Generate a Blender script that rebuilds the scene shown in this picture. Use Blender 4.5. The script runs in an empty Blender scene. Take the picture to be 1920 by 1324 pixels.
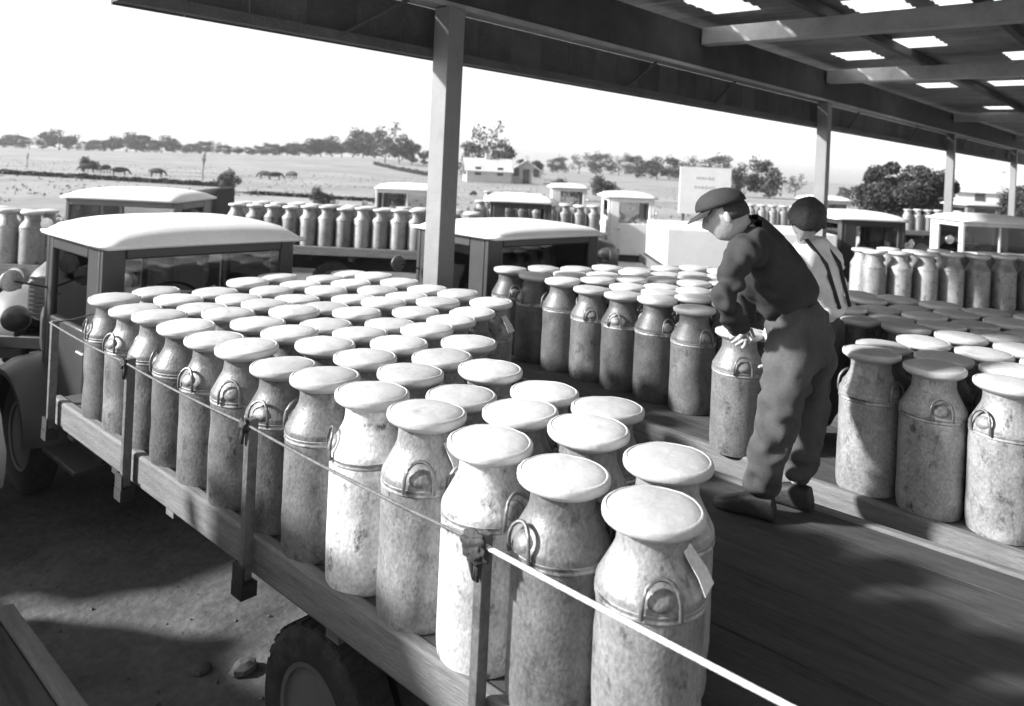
import bpy, bmesh, math, random
from mathutils import Vector, Matrix, noise
random.seed(7)
scene = bpy.context.scene
COL = scene.collection

# ------------------------------------------------------------------ camera
F_PX, CX, CY = 1435.0, 960.0, 308.0
CAMZ = 2.62
TH = math.atan(1600 / 1435.0)
FW = Vector((math.sin(TH), math.cos(TH), 0)); RT = Vector((math.cos(TH), -math.sin(TH), 0)); UP = Vector((0, 0, 1))
ROLL = math.atan(0.046); RC, RS = math.cos(ROLL), math.sin(ROLL)
cam_d = bpy.data.cameras.new('camera'); cam = bpy.data.objects.new('camera', cam_d); COL.objects.link(cam)
cxv = RC * RT + RS * UP; cyv = -RS * RT + RC * UP; czv = -FW
M = Matrix((cxv, cyv, czv)).transposed().to_4x4(); M.translation = (0, 0, CAMZ)
cam.matrix_world = M
cam_d.sensor_fit = 'HORIZONTAL'; cam_d.sensor_width = 36.0; cam_d.lens = F_PX / 1920 * 36
cam_d.shift_y = -(662 - CY) / 1920
cam_d.clip_start = 0.05; cam_d.clip_end = 6000
cam_d.dof.use_dof = True; cam_d.dof.focus_distance = 3.2; cam_d.dof.aperture_fstop = 2.8
scene.camera = cam

# ------------------------------------------------------------------ sky, sun, exposure
SUN_EL = math.radians(28)
SUN_DIR = Vector((-0.78 * math.cos(SUN_EL), 0.62 * math.cos(SUN_EL), math.sin(SUN_EL))).normalized()
world = bpy.data.worlds.new('World'); scene.world = world; world.use_nodes = True
nt = world.node_tree; nt.nodes.clear()
sky = nt.nodes.new('ShaderNodeTexSky'); sky.sky_type = 'NISHITA'; sky.sun_disc = False
sky.sun_elevation = SUN_EL; sky.sun_rotation = math.atan2(SUN_DIR.x, SUN_DIR.y)
sky.air_density = 1.0; sky.dust_density = 1.0; sky.ozone_density = 1.0
bw = nt.nodes.new('ShaderNodeRGBToBW')                      # black-and-white film
bg = nt.nodes.new('ShaderNodeBackground'); bg.inputs['Strength'].default_value = 0.13
wo = nt.nodes.new('ShaderNodeOutputWorld')
nt.links.new(sky.outputs[0], bw.inputs[0]); nt.links.new(bw.outputs[0], bg.inputs[0]); nt.links.new(bg.outputs[0], wo.inputs[0])
sd = bpy.data.lights.new('sun', 'SUN'); sd.energy = 5.0; sd.angle = math.radians(4); sd.color = (1, 1, 1)
so = bpy.data.objects.new('sun', sd); COL.objects.link(so); so.rotation_euler = SUN_DIR.to_track_quat('Z', 'Y').to_euler()
so.location = (-20, 8, 30)
scene.view_settings.view_transform = 'Standard'; scene.view_settings.look = 'None'
scene.view_settings.exposure = 1.1; scene.view_settings.gamma = 1.0; scene.view_settings.use_curve_mapping = False

# ------------------------------------------------------------------ pixel helpers (direction only; t is depth in metres)
def lev(px, py):
    dx, dy = px - CX, py - CY
    return (RC * dx + RS * dy) / F_PX, (-RS * dx + RC * dy) / F_PX
def W(px, py, t):
    a, d = lev(px, py); p = t * (FW + a * RT); return Vector((p.x, p.y, CAMZ - t * d))
def TL(t, lat, z=0.0):
    p = t * FW + lat * RT; return Vector((p.x, p.y, z))
def onz(px, py, Z):
    a, d = lev(px, py); return W(px, py, (CAMZ - Z) / d)
HEAD_RIGHT = math.atan2(-RT.x, RT.y)          # heading (rotation z) whose local +y is camera right

# ------------------------------------------------------------------ materials
MATS = {}
def mat(name, base, rough=0.6, metal=0.0, var=0.25, scale=6.0, bump=0.15, rnd=0.0, stretch=None, dark=None, spec=0.4, dscale=2.5, damt=0.5, fine=60.0, tint=False, fv=0.16):
    if name in MATS: return MATS[name]
    m = bpy.data.materials.new(name); m.use_nodes = True; n = m.node_tree; N = n.nodes; L = n.links
    p = N['Principled BSDF']; p.inputs['Metallic'].default_value = metal; p.inputs['Specular IOR Level'].default_value = spec
    tc = N.new('ShaderNodeTexCoord'); mp = N.new('ShaderNodeMapping')
    if stretch: mp.inputs['Scale'].default_value = stretch
    oi = N.new('ShaderNodeObjectInfo')
    ad = N.new('ShaderNodeVectorMath'); ad.operation = 'ADD'
    sc = N.new('ShaderNodeVectorMath'); sc.operation = 'SCALE'; sc.inputs['Scale'].default_value = 37.0
    cb = N.new('ShaderNodeCombineXYZ')
    L.new(oi.outputs['Random'], cb.inputs[0]); L.new(oi.outputs['Random'], cb.inputs[1]); L.new(cb.outputs[0], sc.inputs[0])
    L.new(tc.outputs['Object'], mp.inputs[0]); L.new(mp.outputs[0], ad.inputs[0]); L.new(sc.outputs[0], ad.inputs[1])
    n1 = N.new('ShaderNodeTexNoise'); n1.inputs['Scale'].default_value = scale; n1.inputs['Detail'].default_value = 6; n1.inputs['Roughness'].default_value = 0.65
    n2 = N.new('ShaderNodeTexNoise'); n2.inputs['Scale'].default_value = fine; n2.inputs['Detail'].default_value = 3
    L.new(ad.outputs[0], n1.inputs['Vector']); L.new(ad.outputs[0], n2.inputs['Vector'])
    mr = N.new('ShaderNodeMapRange'); mr.inputs['From Min'].default_value = 0.28; mr.inputs['From Max'].default_value = 0.72
    mr.inputs['To Min'].default_value = base * (1 - var); mr.inputs['To Max'].default_value = base * (1 + var)
    L.new(n1.outputs['Fac'], mr.inputs[0])
    mf = N.new('ShaderNodeMapRange'); mf.inputs['To Min'].default_value = 1 - fv; mf.inputs['To Max'].default_value = 1 + fv
    mf.inputs['From Min'].default_value = 0.3; mf.inputs['From Max'].default_value = 0.7; L.new(n2.outputs['Fac'], mf.inputs[0])
    mu = N.new('ShaderNodeMath'); mu.operation = 'MULTIPLY'; L.new(mr.outputs[0], mu.inputs[0]); L.new(mf.outputs[0], mu.inputs[1])
    last = mu.outputs[0]
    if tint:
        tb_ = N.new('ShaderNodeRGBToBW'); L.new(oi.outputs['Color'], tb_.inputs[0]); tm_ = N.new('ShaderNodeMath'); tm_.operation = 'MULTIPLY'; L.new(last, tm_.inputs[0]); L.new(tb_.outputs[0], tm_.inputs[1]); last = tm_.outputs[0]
    if rnd:
        r2 = N.new('ShaderNodeMapRange'); r2.inputs['To Min'].default_value = 1 - rnd; r2.inputs['To Max'].default_value = 1 + rnd * 0.5
        L.new(oi.outputs['Random'], r2.inputs[0])
        m2 = N.new('ShaderNodeMath'); m2.operation = 'MULTIPLY'; L.new(last, m2.inputs[0]); L.new(r2.outputs[0], m2.inputs[1]); last = m2.outputs[0]
    if dark is not None:                                   # patches of dirt and rust
        n3 = N.new('ShaderNodeTexNoise'); n3.inputs['Scale'].default_value = dscale; n3.inputs['Detail'].default_value = 9; n3.inputs['Roughness'].default_value = 0.72
        L.new(ad.outputs[0], n3.inputs['Vector'])
        rp = N.new('ShaderNodeMapRange'); rp.inputs['From Min'].default_value = damt; rp.inputs['From Max'].default_value = damt + 0.14
        L.new(n3.outputs['Fac'], rp.inputs[0])
        mx = N.new('ShaderNodeMix'); mx.data_type = 'FLOAT'; mx.inputs[3].default_value = dark
        L.new(rp.outputs[0], mx.inputs[0]); L.new(last, mx.inputs[2]); last = mx.outputs[0]
    co = N.new('ShaderNodeCombineColor')
    for i in range(3): L.new(last, co.inputs[i])
    L.new(co.outputs[0], p.inputs['Base Color'])
    rr = N.new('ShaderNodeMapRange'); rr.inputs['To Min'].default_value = max(rough - 0.12, 0.05); rr.inputs['To Max'].default_value = min(rough + 0.15, 1)
    L.new(n1.outputs['Fac'], rr.inputs[0]); L.new(rr.outputs[0], p.inputs['Roughness'])
    if bump:
        b = N.new('ShaderNodeBump'); b.inputs['Strength'].default_value = bump; b.inputs['Distance'].default_value = 0.01
        L.new(n2.outputs['Fac'], b.inputs['Height']); L.new(b.outputs[0], p.inputs['Normal'])
    MATS[name] = m; return m
def glass_mat():
    m = bpy.data.materials.new('window_glass'); m.use_nodes = True; N = m.node_tree.nodes; L = m.node_tree.links
    for x in list(N): N.remove(x)
    o = N.new('ShaderNodeOutputMaterial'); t = N.new('ShaderNodeBsdfTransparent'); t.inputs[0].default_value = (0.86, 0.86, 0.86, 1)
    g = N.new('ShaderNodeBsdfGlossy'); g.inputs['Roughness'].default_value = 0.03
    fr = N.new('ShaderNodeFresnel'); mx = N.new('ShaderNodeMixShader')
    L.new(fr.outputs[0], mx.inputs[0]); L.new(t.outputs[0], mx.inputs[1]); L.new(g.outputs[0], mx.inputs[2]); L.new(mx.outputs[0], o.inputs[0])
    return m
def translucent_mat():
    m = bpy.data.materials.new('skylight_sheet'); m.use_nodes = True; N = m.node_tree.nodes; L = m.node_tree.links
    for x in list(N): N.remove(x)
    o = N.new('ShaderNodeOutputMaterial'); t = N.new('ShaderNodeBsdfTransparent'); t.inputs[0].default_value = (0.9, 0.9, 0.9, 1)
    g = N.new('ShaderNodeBsdfTranslucent'); g.inputs[0].default_value = (0.9, 0.9, 0.9, 1); mx = N.new('ShaderNodeMixShader'); mx.inputs[0].default_value = 0.55
    L.new(t.outputs[0], mx.inputs[1]); L.new(g.outputs[0], mx.inputs[2]); L.new(mx.outputs[0], o.inputs[0]); return m
def leaf_mat(name, base):
    m = mat(name, base, 0.7, 0, 0.4, 1.2, 0, rnd=0.25)
    return m
GLASS = glass_mat(); SKYL = translucent_mat()
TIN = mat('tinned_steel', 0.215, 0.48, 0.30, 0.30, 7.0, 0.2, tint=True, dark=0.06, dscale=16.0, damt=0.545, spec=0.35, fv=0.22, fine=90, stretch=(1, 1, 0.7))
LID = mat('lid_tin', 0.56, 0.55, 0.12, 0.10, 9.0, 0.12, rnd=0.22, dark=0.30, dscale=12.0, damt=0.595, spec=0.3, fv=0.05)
WIRE = mat('handle_iron', 0.17, 0.5, 0.6, 0.3, 20, 0.1)
BAND = mat('can_hoop', 0.34, 0.5, 0.5, 0.3, 15, 0.2, dark=0.10, damt=0.5, dscale=9)
WOOD = mat('weathered_wood', 0.15, 0.8, 0, 0.35, 5, 0.5, stretch=(9, 0.7, 9), fine=35, rnd=0.15, dark=0.12, dscale=1.6, damt=0.60)
FLOORW = mat('bed_floor_wood', 0.062, 0.85, 0, 0.40, 4, 0.3, stretch=(7, 0.8, 7), fine=30, rnd=0.1, dark=0.03, dscale=2, damt=0.52)
STEEL = mat('stake_steel', 0.14, 0.55, 0.4, 0.3, 12, 0.2, dark=0.05, damt=0.52)
IRON = mat('chassis_iron', 0.035, 0.7, 0.2, 0.4, 8, 0.3)
RUBBER = mat('tyre_rubber', 0.045, 0.85, 0, 0.4, 10, 0.3, dark=0.09, damt=0.55)
ROPE = mat('cable', 0.62, 0.6, 0.3, 0.2, 40, 0.4)
ROOFI = mat('roof_sheet_iron', 0.24, 0.75, 0.2, 0.35, 2, 0.1, rnd=0.3)
BEAMP = mat('beam_paint', 0.36, 0.6, 0, 0.25, 3, 0.15, fv=0.05)
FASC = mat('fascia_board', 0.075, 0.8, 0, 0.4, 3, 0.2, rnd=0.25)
POSTP = mat('post_paint', 0.20, 0.6, 0, 0.14, 3, 0.15, dark=0.12, damt=0.60, fv=0.05)
GROUND = mat('yard_dirt', 0.11, 0.95, 0, 0.5, 1.3, 0.9, fine=18, dark=0.03, dscale=0.7, damt=0.54)
FIELD = mat('pasture', 0.25, 0.95, 0, 0.40, 0.10, 0.5, fine=2.5, dark=0.17, dscale=0.05, damt=0.55)
CLOTHD = mat('dark_cloth', 0.030, 0.9, 0, 0.35, 9, 0.12, fine=160)
TROUS = mat('work_trousers', 0.06, 0.9, 0, 0.35, 7, 0.12, fine=160)
CLOTHW = mat('pale_shirt', 0.66, 0.9, 0, 0.12, 9, 0.4, fine=150)
SKIN = mat('skin', 0.36, 0.55, 0, 0.12, 14, 0.2, fv=0.05)
HAIR = mat('hair', 0.03, 0.7, 0, 0.4, 40, 0.6)
LEATHER = mat('boot_leather', 0.022, 0.6, 0, 0.4, 12, 0.3)
SEAT = mat('seat_vinyl', 0.04, 0.6, 0, 0.3, 8, 0.2)
CHROME = mat('bright_metal', 0.6, 0.25, 0.9, 0.1, 8, 0.0)
LENS = mat('lamp_lens', 0.55, 0.12, 0, 0.1, 8, 0.0)
TARP = mat('tarpaulin', 0.03, 0.8, 0, 0.4, 3, 0.4)
BARK = mat('bark', 0.06, 0.9, 0, 0.4, 6, 0.6)
LEAFD = leaf_mat('leaf_dark', 0.042); LEAFM = leaf_mat('leaf_mid', 0.065); LEAFP = leaf_mat('leaf_pale', 0.20)
PW = mat('white_paint', 0.78, 0.4, 0, 0.08, 2, 0.05, dark=0.5, damt=0.62, fv=0.05)
PP = mat('pale_paint', 0.55, 0.35, 0, 0.10, 2, 0.05, dark=0.32, damt=0.62, fv=0.05)
PD = mat('dark_paint', 0.045, 0.35, 0, 0.2, 2, 0.05, dark=0.09, damt=0.6, fv=0.05)
PG = mat('grey_paint', 0.16, 0.4, 0, 0.2, 2, 0.05, dark=0.09, damt=0.6, fv=0.05)
WALLW = mat('house_wall', 0.48, 0.8, 0, 0.1, 1, 0.2)
SHING = mat('house_roof', 0.50, 0.8, 0, 0.2, 2, 0.2)
DARKG = mat('dark_pane', 0.05, 0.2, 0, 0.2, 1, 0)
COWC = mat('cow_hide', 0.045, 0.8, 0, 0.5, 3, 0.2)
MARK = mat('sign_marks', 0.52, 0.8, 0, 0.2, 4, 0)

# ------------------------------------------------------------------ mesh helpers
class MB:
    def __init__(s): s.v = []; s.f = []
    def _add(s, vs, fs):
        o = len(s.v); s.v += [tuple(v) for v in vs]; s.f += [tuple(i + o for i in f) for f in fs]; return s
    def box(s, x0, x1, y0, y1, z0, z1, m=None):
        vs = [Vector(p) for p in ((x0,y0,z0),(x1,y0,z0),(x1,y1,z0),(x0,y1,z0),(x0,y0,z1),(x1,y0,z1),(x1,y1,z1),(x0,y1,z1))]
        if m: vs = [m @ v for v in vs]
        return s._add(vs, [(0,3,2,1),(4,5,6,7),(0,1,5,4),(1,2,6,5),(2,3,7,6),(3,0,4,7)])
    def bar(s, a, b, w, h):                                # box beam between two points
        a, b = Vector(a), Vector(b); d = b - a; l = d.length; q = d.to_track_quat('Y', 'Z')
        return s.box(-w/2, w/2, 0, l, -h/2, h/2, Matrix.Translation(a) @ q.to_matrix().to_4x4())
    def lathe(s, prof, n=20, m=None, cap=True):
        vs = []; fs = []
        for r, z in prof:
            for i in range(n):
                a = 2 * math.pi * i / n; vs.append(Vector((r * math.cos(a), r * math.sin(a), z)))
        for k in range(len(prof) - 1):
            for i in range(n):
                j = (i + 1) % n; fs.append((k*n+i, k*n+j, (k+1)*n+j, (k+1)*n+i))
        if cap:
            fs.append(tuple(reversed(range(n)))); fs.append(tuple(range((len(prof)-1)*n, len(prof)*n)))
        if m: vs = [m @ v for v in vs]
        return s._add(vs, fs)
    def tube(s, pts, r, n=8, closed=False):
        pts = [Vector(p) for p in pts]; vs = []; fs = []; k = len(pts); rr = r if isinstance(r, (list, tuple)) else [r] * k
        for i, p in enumerate(pts):
            if closed: d = pts[(i+1) % k] - pts[i-1]
            else: d = pts[min(i+1, k-1)] - pts[max(i-1, 0)]
            d.normalize(); ref = Vector((0, 0, 1)) if abs(d.z) < 0.9 else Vector((1, 0, 0))
            u = d.cross(ref).normalized(); w = u.cross(d)
            for j in range(n):
                a = 2 * math.pi * j / n; vs.append(p + rr[i] * (math.cos(a) * u + math.sin(a) * w))
        for i in range(k if closed else k - 1):
            for j in range(n):
                i2 = (i + 1) % k; j2 = (j + 1) % n; fs.append((i*n+j, i*n+j2, i2*n+j2, i2*n+j))
        if not closed: fs += [tuple(reversed(range(n))), tuple(range((k-1)*n, k*n))]
        return s._add(vs, fs)
    def loft(s, secs, closed=True, caps=True):             # list of equally long point rings
        n = len(secs[0]); vs = [Vector(p) for q in secs for p in q]; fs = []
        for k in range(len(secs) - 1):
            for i in range(n if closed else n - 1):
                j = (i + 1) % n; fs.append((k*n+i, k*n+j, (k+1)*n+j, (k+1)*n+i))
        if caps and closed: fs += [tuple(reversed(range(n))), tuple(range((len(secs)-1)*n, len(secs)*n))]
        return s._add(vs, fs)
    def mesh(s, name, m, smooth=30):
        me = bpy.data.meshes.new(name); me.from_pydata(s.v, [], s.f); me.materials.append(m)
        b = bmesh.new(); b.from_mesh(me); bmesh.ops.recalc_face_normals(b, faces=b.faces); b.to_mesh(me); b.free()
        if smooth:
            me.polygons.foreach_set('use_smooth', [True] * len(me.polygons)); me.set_sharp_from_angle(angle=math.radians(smooth))
        return me
    def obj(s, name, m, parent=None, smooth=30, bev=0, thick=0):
        o = link(name, s.mesh(name, m, smooth), parent)
        if thick: md = o.modifiers.new('solid', 'SOLIDIFY'); md.thickness = thick; md.offset = 0
        if bev: md = o.modifiers.new('bevel', 'BEVEL'); md.width = bev; md.segments = 2; md.limit_method = 'ANGLE'; md.angle_limit = math.radians(40)
        return o
def link(name, data, parent=None):
    o = bpy.data.objects.new(name, data); COL.objects.link(o); o.parent = parent; return o
def tag(o, label, cat, group=None):
    o['label'] = label; o['category'] = cat
    if group: o['group'] = group
    return o
def thing(name, label, cat, loc=(0, 0, 0), rz=0, group=None):
    o = link(name, None); o.location = loc; o.rotation_euler = (0, 0, rz); o.empty_display_size = 0.2
    return tag(o, label, cat, group)
def copy_tree(o, parent=None):
    c = o.copy(); COL.objects.link(c); c.parent = parent
    for ch in list(KIDS.get(o.name, [])): copy_tree(ch, c)
    return c
KIDS = {}
def ordinal(n):
    return ['first','second','third','fourth','fifth','sixth','seventh','eighth','ninth','tenth','eleventh','twelfth','thirteenth','fourteenth','fifteenth','sixteenth','seventeenth','eighteenth','nineteenth','twentieth'][n-1] if n <= 20 else {30: 'thirtieth'}.get(n, ['', '', 'twenty', 'thirty', 'forty', 'fifty'][n//10] + ('-' + ordinal(n % 10) if n % 10 else 'th'))

# ------------------------------------------------------------------ ground
def smooth(x): x = max(0, min(1, x)); return x * x * (3 - 2 * x)
def g_of(px):
    pts = [(-9000, 0.3), (100, 0.3), (300, 1.0), (600, 2.2), (700, 2.7), (830, 1.6), (1000, 0.6), (9000, 0.6)]
    for (a, u), (b, v) in zip(pts, pts[1:]):
        if a <= px <= b: return u + (v - u) * (px - a) / (b - a)
    return 0.5
def ground_z(x, y):
    p = Vector((x, y, 0)); t = p.dot(FW); l = p.dot(RT); r = p.length
    if t < 5: return -0.02
    px = CX + l / t * F_PX
    return -0.02 + g_of(max(-8000, min(8000, px))) * smooth((r - 100) / 160) - 0.004 * max(0, r - 330)
mb = MB(); rings = [0, 6, 14, 25, 40, 60, 80, 100, 115, 130, 145, 160, 180, 200, 220, 240, 262, 290, 340, 450, 700, 1200]
NA = 144
vs = [(0, 0, -0.02)]
for r in rings[1:]:
    for i in range(NA):
        a = 2 * math.pi * i / NA; x, y = r * math.cos(a), r * math.sin(a); vs.append((x, y, ground_z(x, y)))
fs = [(0, 1 + i, 1 + (i + 1) % NA) for i in range(NA)]
for k in range(len(rings) - 2):
    for i in range(NA):
        j = (i + 1) % NA; fs.append((1 + k*NA + i, 1 + (k+1)*NA + i, 1 + (k+1)*NA + j, 1 + k*NA + j))
mb._add(vs, fs)
g = mb.obj('field', FIELD, smooth=60); g['kind'] = 'structure'
mb = MB(); vs = []; n = 60
for i in range(n):
    a = 2 * math.pi * i / n; c = TL(9, 2); r = 21 + 3 * math.sin(3 * a) + 2 * math.sin(5 * a + 1)
    vs.append((c.x + r * math.cos(a), c.y + r * math.sin(a), 0.0))
mb._add(vs, [tuple(range(n))])
g = mb.obj('yard', GROUND); g['kind'] = 'structure'
# loose stones of the yard, one uncountable scatter
mb = MB()
for i in range(500):
    x = random.uniform(-1.5, 4.0); y = random.uniform(2.0, 9.0); r = random.uniform(0.004, 0.016)
    q = Matrix.Translation((x, y, r * 0.3)) @ Matrix.Rotation(random.uniform(0, 6), 4, 'Z')
    vs = [q @ Vector((r*random.uniform(.7,1.2)*a, r*random.uniform(.7,1.2)*b, r*random.uniform(.5,.9)*c)) for a, b, c in ((1,0,0),(-1,0,0),(0,1,0),(0,-1,0),(0,0,1),(0,0,-1))]
    mb._add(vs, [(0,2,4),(2,1,4),(1,3,4),(3,0,4),(2,0,5),(1,2,5),(3,1,5),(0,3,5)])
g = mb.obj('gravel', mat('stone', 0.10, 0.9, 0, 0.4, 5, 0.2, dark=0.05), smooth=0); g['kind'] = 'stuff'; tag(g, 'loose grey gravel scattered over the yard beside the flatbed truck', 'gravel')

# ------------------------------------------------------------------ open shed: posts, fascia truss, rafters, roof sheets, skylights
EY = 4.42; PX = [4.12, 12.25, 20.6, 29.0]
shed = thing('open_shed', 'open-sided loading shed roof with dark truss eave and square posts', 'shed', (PX[0], EY, 0))
def rel(mbv, root):
    mbv.v = [(x - root.location.x, y - root.location.y, z - root.location.z) for x, y, z in mbv.v]; return mbv
for x in PX:
    rel(MB().box(x - .085, x + .085, EY - .085, EY + .085, 0, 3.82), shed).obj('post', POSTP, shed, bev=.006)
X0, X1, YB = 1.68, 33.0, -4.2
ZB, ZT, ZR = 3.43, 3.80, 4.46
rel(MB().box(X0, X1, EY + .09, EY + .17, ZB, ZB + .07), shed).obj('bottom_chord', FASC, shed)
rel(MB().box(X0, X1, EY - .02, EY + .17, ZT + .03, ZT + .07), shed).obj('top_chord', BEAMP, shed)
x = X0
while x < X1 - .1:                                          # upright fascia boards
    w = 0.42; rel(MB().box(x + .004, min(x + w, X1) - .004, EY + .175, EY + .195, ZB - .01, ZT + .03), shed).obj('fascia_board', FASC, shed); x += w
bm_ = None
for k, x in enumerate([3.15, 6.75, 8.7, 13.6, 17.4, 22, 26]):
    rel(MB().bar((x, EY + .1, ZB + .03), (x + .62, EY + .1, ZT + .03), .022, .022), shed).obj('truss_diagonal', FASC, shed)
rel(MB().box(X0, X1, EY + .0, EY + .12, ZT + .075, ZR - .14), shed).obj('eave_beam', FASC, shed)
RX = [X0 + .1, 4.12, 8.2, 12.25, 20.6, 29.0]
for x in RX:
    rel(MB().box(x - .09, x + .09, YB, EY - .03, ZR - .34, ZR - .14), shed).obj('rafter', BEAMP, shed, bev=.01)
for y in [YB + .1 + 1.42 * i for i in range(6)]:
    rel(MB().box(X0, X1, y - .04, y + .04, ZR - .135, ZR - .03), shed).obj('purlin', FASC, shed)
# skylight positions from their corners in the photograph, on the roof plane
SKYQ = []
for q in [((1240, -20), (1425, 20)), ((1640, 69), (1805, 92)), ((1545, 92), (1654, 109)), ((1862, 86), (1990, 108)), ((1718, 155), (1796, 164)), ((1826, 146), (1950, 160)), ((1680, -20), (1930, 8)), ((1620, 0), (1665, 14)), ((1840, 197), (1900, 203))]:
    c = onz((q[0][0] + q[1][0]) / 2, (q[0][1] + q[1][1]) / 2, ZR); SKYQ.append((c.x, c.y))
SHW = 0.82; k = 0; x = X0 - .15
sh_cache = {}
def corr(w, y0, y1):                                       # corrugated sheet strip
    m = MB(); n = 16; top = []; 
    for i in range(n + 1):
        u = i / n * w; z = 0.012 * math.sin(2 * math.pi * i / 4); top.append((u, z))
    ring0 = [(u, y0, z) for u, z in top] + [(u, y0, z - .004) for u, z in reversed(top)]
    ring1 = [(u, y1, z) for u, z in top] + [(u, y1, z - .004) for u, z in reversed(top)]
    return m.loft([ring0, ring1])
while x < X1:
    holes = sorted([(sy - .28, sy + .28) for sx, sy in SKYQ if x - .35 <= sx - .41 < x + .47])
    # one sheet strip, cut where a skylight sits
    ys = [YB - .2]; ok = []
    for a, b in holes:
        if a > ys[-1] + .1: ok.append((ys[-1], a, False)); ok.append((a, b, True)); ys.append(b)
    ok.append((ys[-1], EY + .42, False))
    for a, b, isl in ok:
        if isl:
            rel(MB().box(x + .03, x + SHW - .03, a + .02, b - .02, ZR - .006, ZR), shed).obj('skylight_pane', SKYL, shed)
        else:
            o = corr(SHW - .005, a, b).obj('roof_sheet', ROOFI, shed); o.location = (x - PX[0], -EY, ZR)
    x += SHW

# ------------------------------------------------------------------ milk cans
CR = 0.146
body_prof = [(0.0, 0.012), (0.128, 0.012), (0.130, 0.0), (0.139, 0.0), (0.141, 0.012), (0.144, 0.03), (CR, 0.06), (CR, 0.455), (0.1445, 0.462)]
sh_prof = [(0.1445, 0.462), (0.1475, 0.466), (0.1475, 0.486), (0.1450, 0.494), (0.1390, 0.505), (0.1290, 0.524), (0.1180, 0.545), (0.1075, 0.565), (0.1005, 0.580), (0.0970, 0.596), (0.0955, 0.620), (0.0955, 0.640)]
lid_prof = [(0.0, 0.638), (0.094, 0.638), (0.104, 0.641), (0.118, 0.648), (0.130, 0.656), (0.1365, 0.662), (0.1385, 0.667), (0.1388, 0.674), (0.1385, 0.6815), (0.1365, 0.6868), (0.1315, 0.6905), (0.1275, 0.6912), (0.1250, 0.6890), (0.1215, 0.6912), (0.100, 0.6968), (0.06, 0.7015), (0.03, 0.7022), (0.0, 0.7018)]
def tidy(prof): return [(max(r, .0008), z) for r, z in prof]
def warp(mbv, seed, amp, dents):
    r = random.Random(seed); D = []
    for k in range(dents):
        a = r.uniform(0, 6.28); D.append((Vector((CR * math.cos(a), CR * math.sin(a), r.uniform(.04, .42))), r.uniform(.025, .06), r.uniform(.004, .011)))
    out = []
    for v in mbv.v:
        p = Vector(v); rad = Vector((p.x, p.y, 0)); d = amp * noise.noise(p * 9 + Vector((seed * 3.1, 0, 0)))
        for c, w, h in D: d -= h * math.exp(-((p - c).length / w) ** 2)
        if rad.length > .02 and p.z > .02: p += rad.normalized() * min(d, .0005)
        out.append(tuple(p))
    mbv.v = out; return mbv
dense_prof = body_prof[:7] + [(CR, .06 + .395 * k / 14) for k in range(1, 14)] + body_prof[7:]
ME_BODY = [warp(MB().lathe(tidy(dense_prof), 36, cap=False), q, .0022, 4 + q % 3).lathe(sh_prof, 36, cap=False).mesh('can_body', TIN, 35) for q in range(6)]
me_hoop = MB().lathe([(0.1450, .446), (.1492, .451), (.1492, .456), (.1478, .458), (.1478, .463), (.1492, .465), (.1492, .470), (.1450, .474)], 36, cap=False).mesh('can_hoop', BAND, 35)
def lid_variant(q):
    m = MB().lathe(tidy(lid_prof), 36, cap=False); out = []
    for v in m.v:
        p = Vector(v); k = max(0, (Vector((p.x, p.y)).length - .06) / .08)
        p.z += k * .0035 * noise.noise(Vector((p.x * 14, p.y * 14, q * 5.3))) + (.002 * noise.noise(Vector((p.x * 30, p.y * 30, q * 2.1))) if p.z > .68 else 0)
        sc_ = 1 + .012 * noise.noise(Vector((p.x * 8, p.y * 8, q * 7.7))); out.append((p.x * sc_, p.y * sc_, p.z))
    m.v = out; return m.mesh('can_lid', LID, 50)
ME_LID = [lid_variant(q) for q in range(6)]
def handle_mesh():
    m = MB(); pts = []
    for i in range(19):
        a = math.pi * i / 18; u = -0.050 * math.cos(a); h = math.sin(a)
        # arch rising from the hoop along the shoulder and standing clear of it
        pts.append((0.150 + 0.004 * h - 0.018 * h * h, u, 0.478 + 0.086 * h ** .7))
    pts = [(0.147, -0.050, 0.462)] + pts + [(0.147, 0.050, 0.462)]
    return m.tube(pts, 0.0062, 6)
me_handle = handle_mesh().mesh('can_handle', WIRE, 60)
def plate_mesh():                                          # forged plate that holds the handle on the shoulder
    m = MB(); n = 8; rings = []
    for k, (rr, off) in enumerate([(0.040, 0.0), (0.034, .010), (0.018, .014), (0.001, .015)]):
        ring = []
        for i in range(14):
            a = 2 * math.pi * i / 14; u, w = rr * math.cos(a), rr * math.sin(a) * .8
            c = Vector((0.1335, 0, 0.508)); up = Vector((-.45, 0, .89)); out = Vector((.89, 0, .45))
            ring.append(c + Vector((0, u, 0)) + up * w + out * off)
        rings.append(ring)
    return m.loft(rings)
me_plate = plate_mesh().mesh('handle_plate', TIN, 50)
me_far = MB().lathe(tidy(body_prof), 16, cap=False).lathe(sh_prof, 16, cap=False)
me_farb = me_far.mesh('far_can_body', TIN, 35)
me_farl = MB().lathe(tidy(lid_prof), 16, cap=False).mesh('far_can_lid', LID, 50)
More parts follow.
